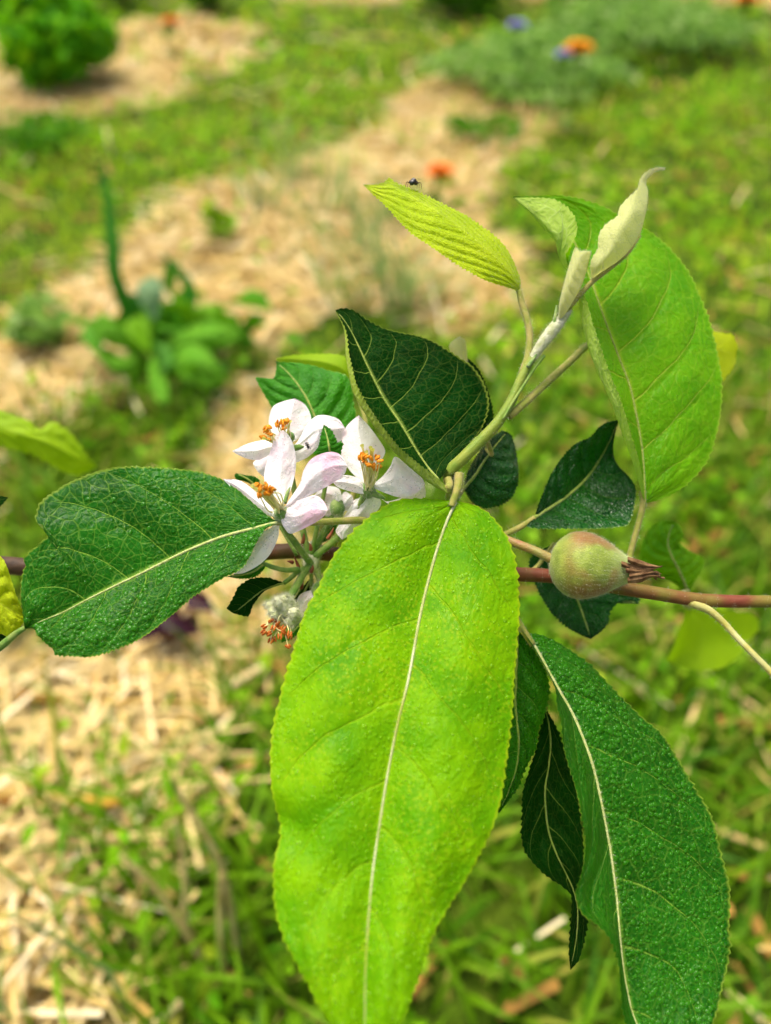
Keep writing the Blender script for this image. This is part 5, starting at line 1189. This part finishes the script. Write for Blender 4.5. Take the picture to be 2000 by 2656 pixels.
weedleaf([(820, 1120, 0), (740, 1150, -20), (640, 1150, -30), (560, 1120, -35)], [(825, 1130, 0), (740, 1190, -25), (640, 1210, -35), (560, 1150, -35)], [(830, 1140, 0), (760, 1240, -20), (650, 1250, -30), (555, 1160, -35)], 'g', dW - .05)
weedleaf([(960, 1080, 0), (1100, 1010, -10), (1250, 940, -10), (1400, 1000, 0), (1460, 1080, 5)], [(965, 1090, 0), (1100, 1060, -15), (1260, 1020, -15), (1380, 1050, -5), (1462, 1085, 5)], [(970, 1100, 0), (1120, 1120, -10), (1260, 1100, -10), (1380, 1110, 0), (1464, 1090, 5)], 'g', dW + .01)
weedleaf([(850, 1060, 0), (820, 960, 0), (760, 860, 5), (740, 800, 10)], [(860, 1060, 0), (850, 960, -5), (800, 860, 0), (750, 790, 10)], [(875, 1060, 0), (890, 960, 0), (850, 860, 0), (760, 790, 10)], 'd', dW)
rgw = np.random.default_rng(77); gw = G(480, 985); nw = 70
cw_ = gw + np.stack([rgw.normal(0, .055, nw), rgw.normal(.02, .04, nw), rgw.uniform(.01, .085, nw)], 1)
nw_ = rgw.normal(0, .5, (nw, 3)); nw_[:, 2] += 1; nw_ /= np.linalg.norm(nw_, axis=1, keepdims=True)
V, F = leaflets(cw_, nw_, np.full(nw, .055), rgw, .5); wf = mesh_obj('foliage', V, F, MAT['darkplant'], wl, False); wf['kind'] = 'stuff'
# purple leaved plant below the broad leaf
MAT['purple'] = foliage_mat('purple_leaves', lin('1a0810'), lin('2e0f1c'), lin('441828'), lin('501424'), .2, .5)
g = G(430, 1690); pu = empty('purple_plant', tuple(g)); tag(pu, 'small dark purple leaved seedling in the straw below the broad wet leaf', 'plant')
rgp = np.random.default_rng(8)
for i, (x, y, s, d) in enumerate([(1000, 1300, .050, -.05), (1080, 1380, .045, -.04), (930, 1400, .05, -.03), (1130, 1230, .04, -.05), (700, 1500, .045, -.01), (640, 1590, .045, 0), (860, 1310, .035, -.03), (620, 1640, .04, 0.01)]):
    (px, py), = c5([(x, y)]); c = P(px, py, gdepth(430, 1690) + d)
    n_ = np.array([rgp.normal(0, .4), rgp.normal(0, .4) - .2, 1.0]); n_ /= np.linalg.norm(n_)
    V, F = leaflets(c[None], n_[None], np.array([s]), rgp, .6); mesh_obj('leaf', V, F, MAT['purple'], pu)
    tube('stem', [(*g, .0018), (*((g + c) / 2 + np.array([0, 0, .005])), .0015), (*c, .001)], MAT['bract'], pu, world=True, seg=6)

# dry jointed stalks low left
MAT['drystalk'] = simple_mat('dry_green_stalk', lin('9a8a48'), lin('b8aa68'), 80, .6, .3, .0003, 600)
ds = empty('weed_stalks', tuple(G(600, 2700))); tag(ds, 'thin jointed dry weed stalks with lime buds rising over the straw', 'weed plant')
for pts in ([(1262, 2090, .52), (1270, 1900, .50), (1290, 1700, .475), (1250, 1400, .445), (1200, 1160, .43), (1100, 950, .42), (985, 780, .415), (920, 640, .41)],
            [(1275, 2090, .52), (1240, 1950, .50), (1150, 1750, .48), (1000, 1500, .46), (850, 1270, .45), (650, 1080, .44)],
            [(1180, 1800, .48), (1010, 1480, .46), (1000, 1250, .45), (990, 1080, .445), (940, 890, .44)],
            [(1200, 1160, .43), (1190, 1350, .44), (1200, 1600, .455), (1260, 1900, .50)]):
    q = [(*P(*c7([(x, y)])[0], d), .0024 - .0010 * i / len(pts)) for i, (x, y, d) in enumerate(pts)]
    s_o, _, _ = tube('stalk', q, MAT['drystalk'], ds, world=True, seg=7)
    e_ = np.array(q[-1][:3]); c = e_ + rgp.normal(0, .005, (9, 3)); n_ = rgp.normal(0, 1, (9, 3)); n_[:, 2] += 1; n_ /= np.linalg.norm(n_, axis=1, keepdims=True)
    V, F = leaflets(c, n_, np.full(9, .010), rgp, .5); b_ = mesh_obj('bud_leaves', V, F, MAT['weeds'], s_o, False); b_['kind'] = 'stuff'
# long grey green blade, bottom left
bl = tube_vf
def ribbon(name, label, cat, pts, w, mat):
    q = np.array([P(*c7([(x, y)])[0], d) for x, y, d in pts]); q = catmull3(np.concatenate([q, np.zeros((len(q), 1))], 1), 40)[:, :3]
    t = np.gradient(q, axis=0); t /= np.linalg.norm(t, axis=1, keepdims=True); s = np.cross(t, CF + np.array([.1, .2, 0])); s /= np.linalg.norm(s, axis=1, keepdims=True); n_ = np.cross(t, s)
    ww = w * np.sin(np.pi * np.clip(np.linspace(.03, .80, 40), 0, 1)) ** .6
    V = np.stack([q - s * ww[:, None] / 2, q + n_ * (ww * .12)[:, None], q + s * ww[:, None] / 2], 1).reshape(-1, 3)
    o = mesh_obj(name, V, grid_faces(40, 3), mat); return tag(o, label, cat)
ribbon('long_grass', 'long blue green grass blade arching over the loose straw', 'grass', [(40, 1400, .40), (150, 1450, .41), (320, 1535, .42), (500, 1640, .43), (600, 1730, .44), (670, 1860, .46), (720, 2000, .49), (760, 2150, .53)], .0055, MAT['bluegrass'])
ribbon('long_grass', 'grey green grass blade cut off at the lower corner of the straw', 'grass', [(-260, 1720, .42), (-100, 1800, .42), (0, 1880, .43), (60, 1960, .45), (110, 2080, .5)], .006, MAT['bluegrass'])
# single straws that stand out
MAT['straw_pale'] = simple_mat('pale_straw', lin('d8b878'), lin('ecd6a4'), 120, .5, .4, .0003, 500, None, .1, 0, False)
MAT['straw_gold'] = simple_mat('gold_straw', lin('c08a1c'), lin('d8a830'), 120, .5, .4, .0003, 500, None, .1)
for (x0, y0, x1, y1, r, m, lab) in [(1030, 560, 1280, 300, .0034, 'straw_pale', 'thick pale straw stalk leaning between grass by the large lime leaf'),
        (1110, 250, 1420, 60, .0028, 'straw_pale', 'long pale straw stalk lying above the thick one'),
        (340, 780, 640, 800, .0034, 'straw_gold', 'short golden yellow straw stalk lying across the mulch'),
        (490, 400, 720, 160, .0030, 'straw_pale', 'flat bright straw stalk below the purple seedling'),
        (840, 1990, 970, 1880, .0028, 'straw_pale', 'stubby straw stalk among the grass at the foot of the weed stalks'),
        (0, 1640, 230, 1550, .0026, 'straw_pale', 'thin straw stalk beside the tip of the long grass blade'),
        (110, 1900, 140, 1650, .0030, 'straw_pale', 'straw stalk standing upright in the loose mulch')]:
    (a0, b0), (a1, b1) = c7([(x0, y0), (x1, y1)])
    A = G(a0, b0, .024); B = G(a1, b1, .034)
    o, _, _ = tube('straw_stalk', [(*A, r * .9), (*(A * .6 + B * .4), r), (*(A * .58 + B * .42), r * 1.12), (*(A * .56 + B * .44), r), (*B, r * .9)], MAT[m], None, world=True, seg=8, n=20)
    tag(o, lab, 'straw', 'loose straw stalks')
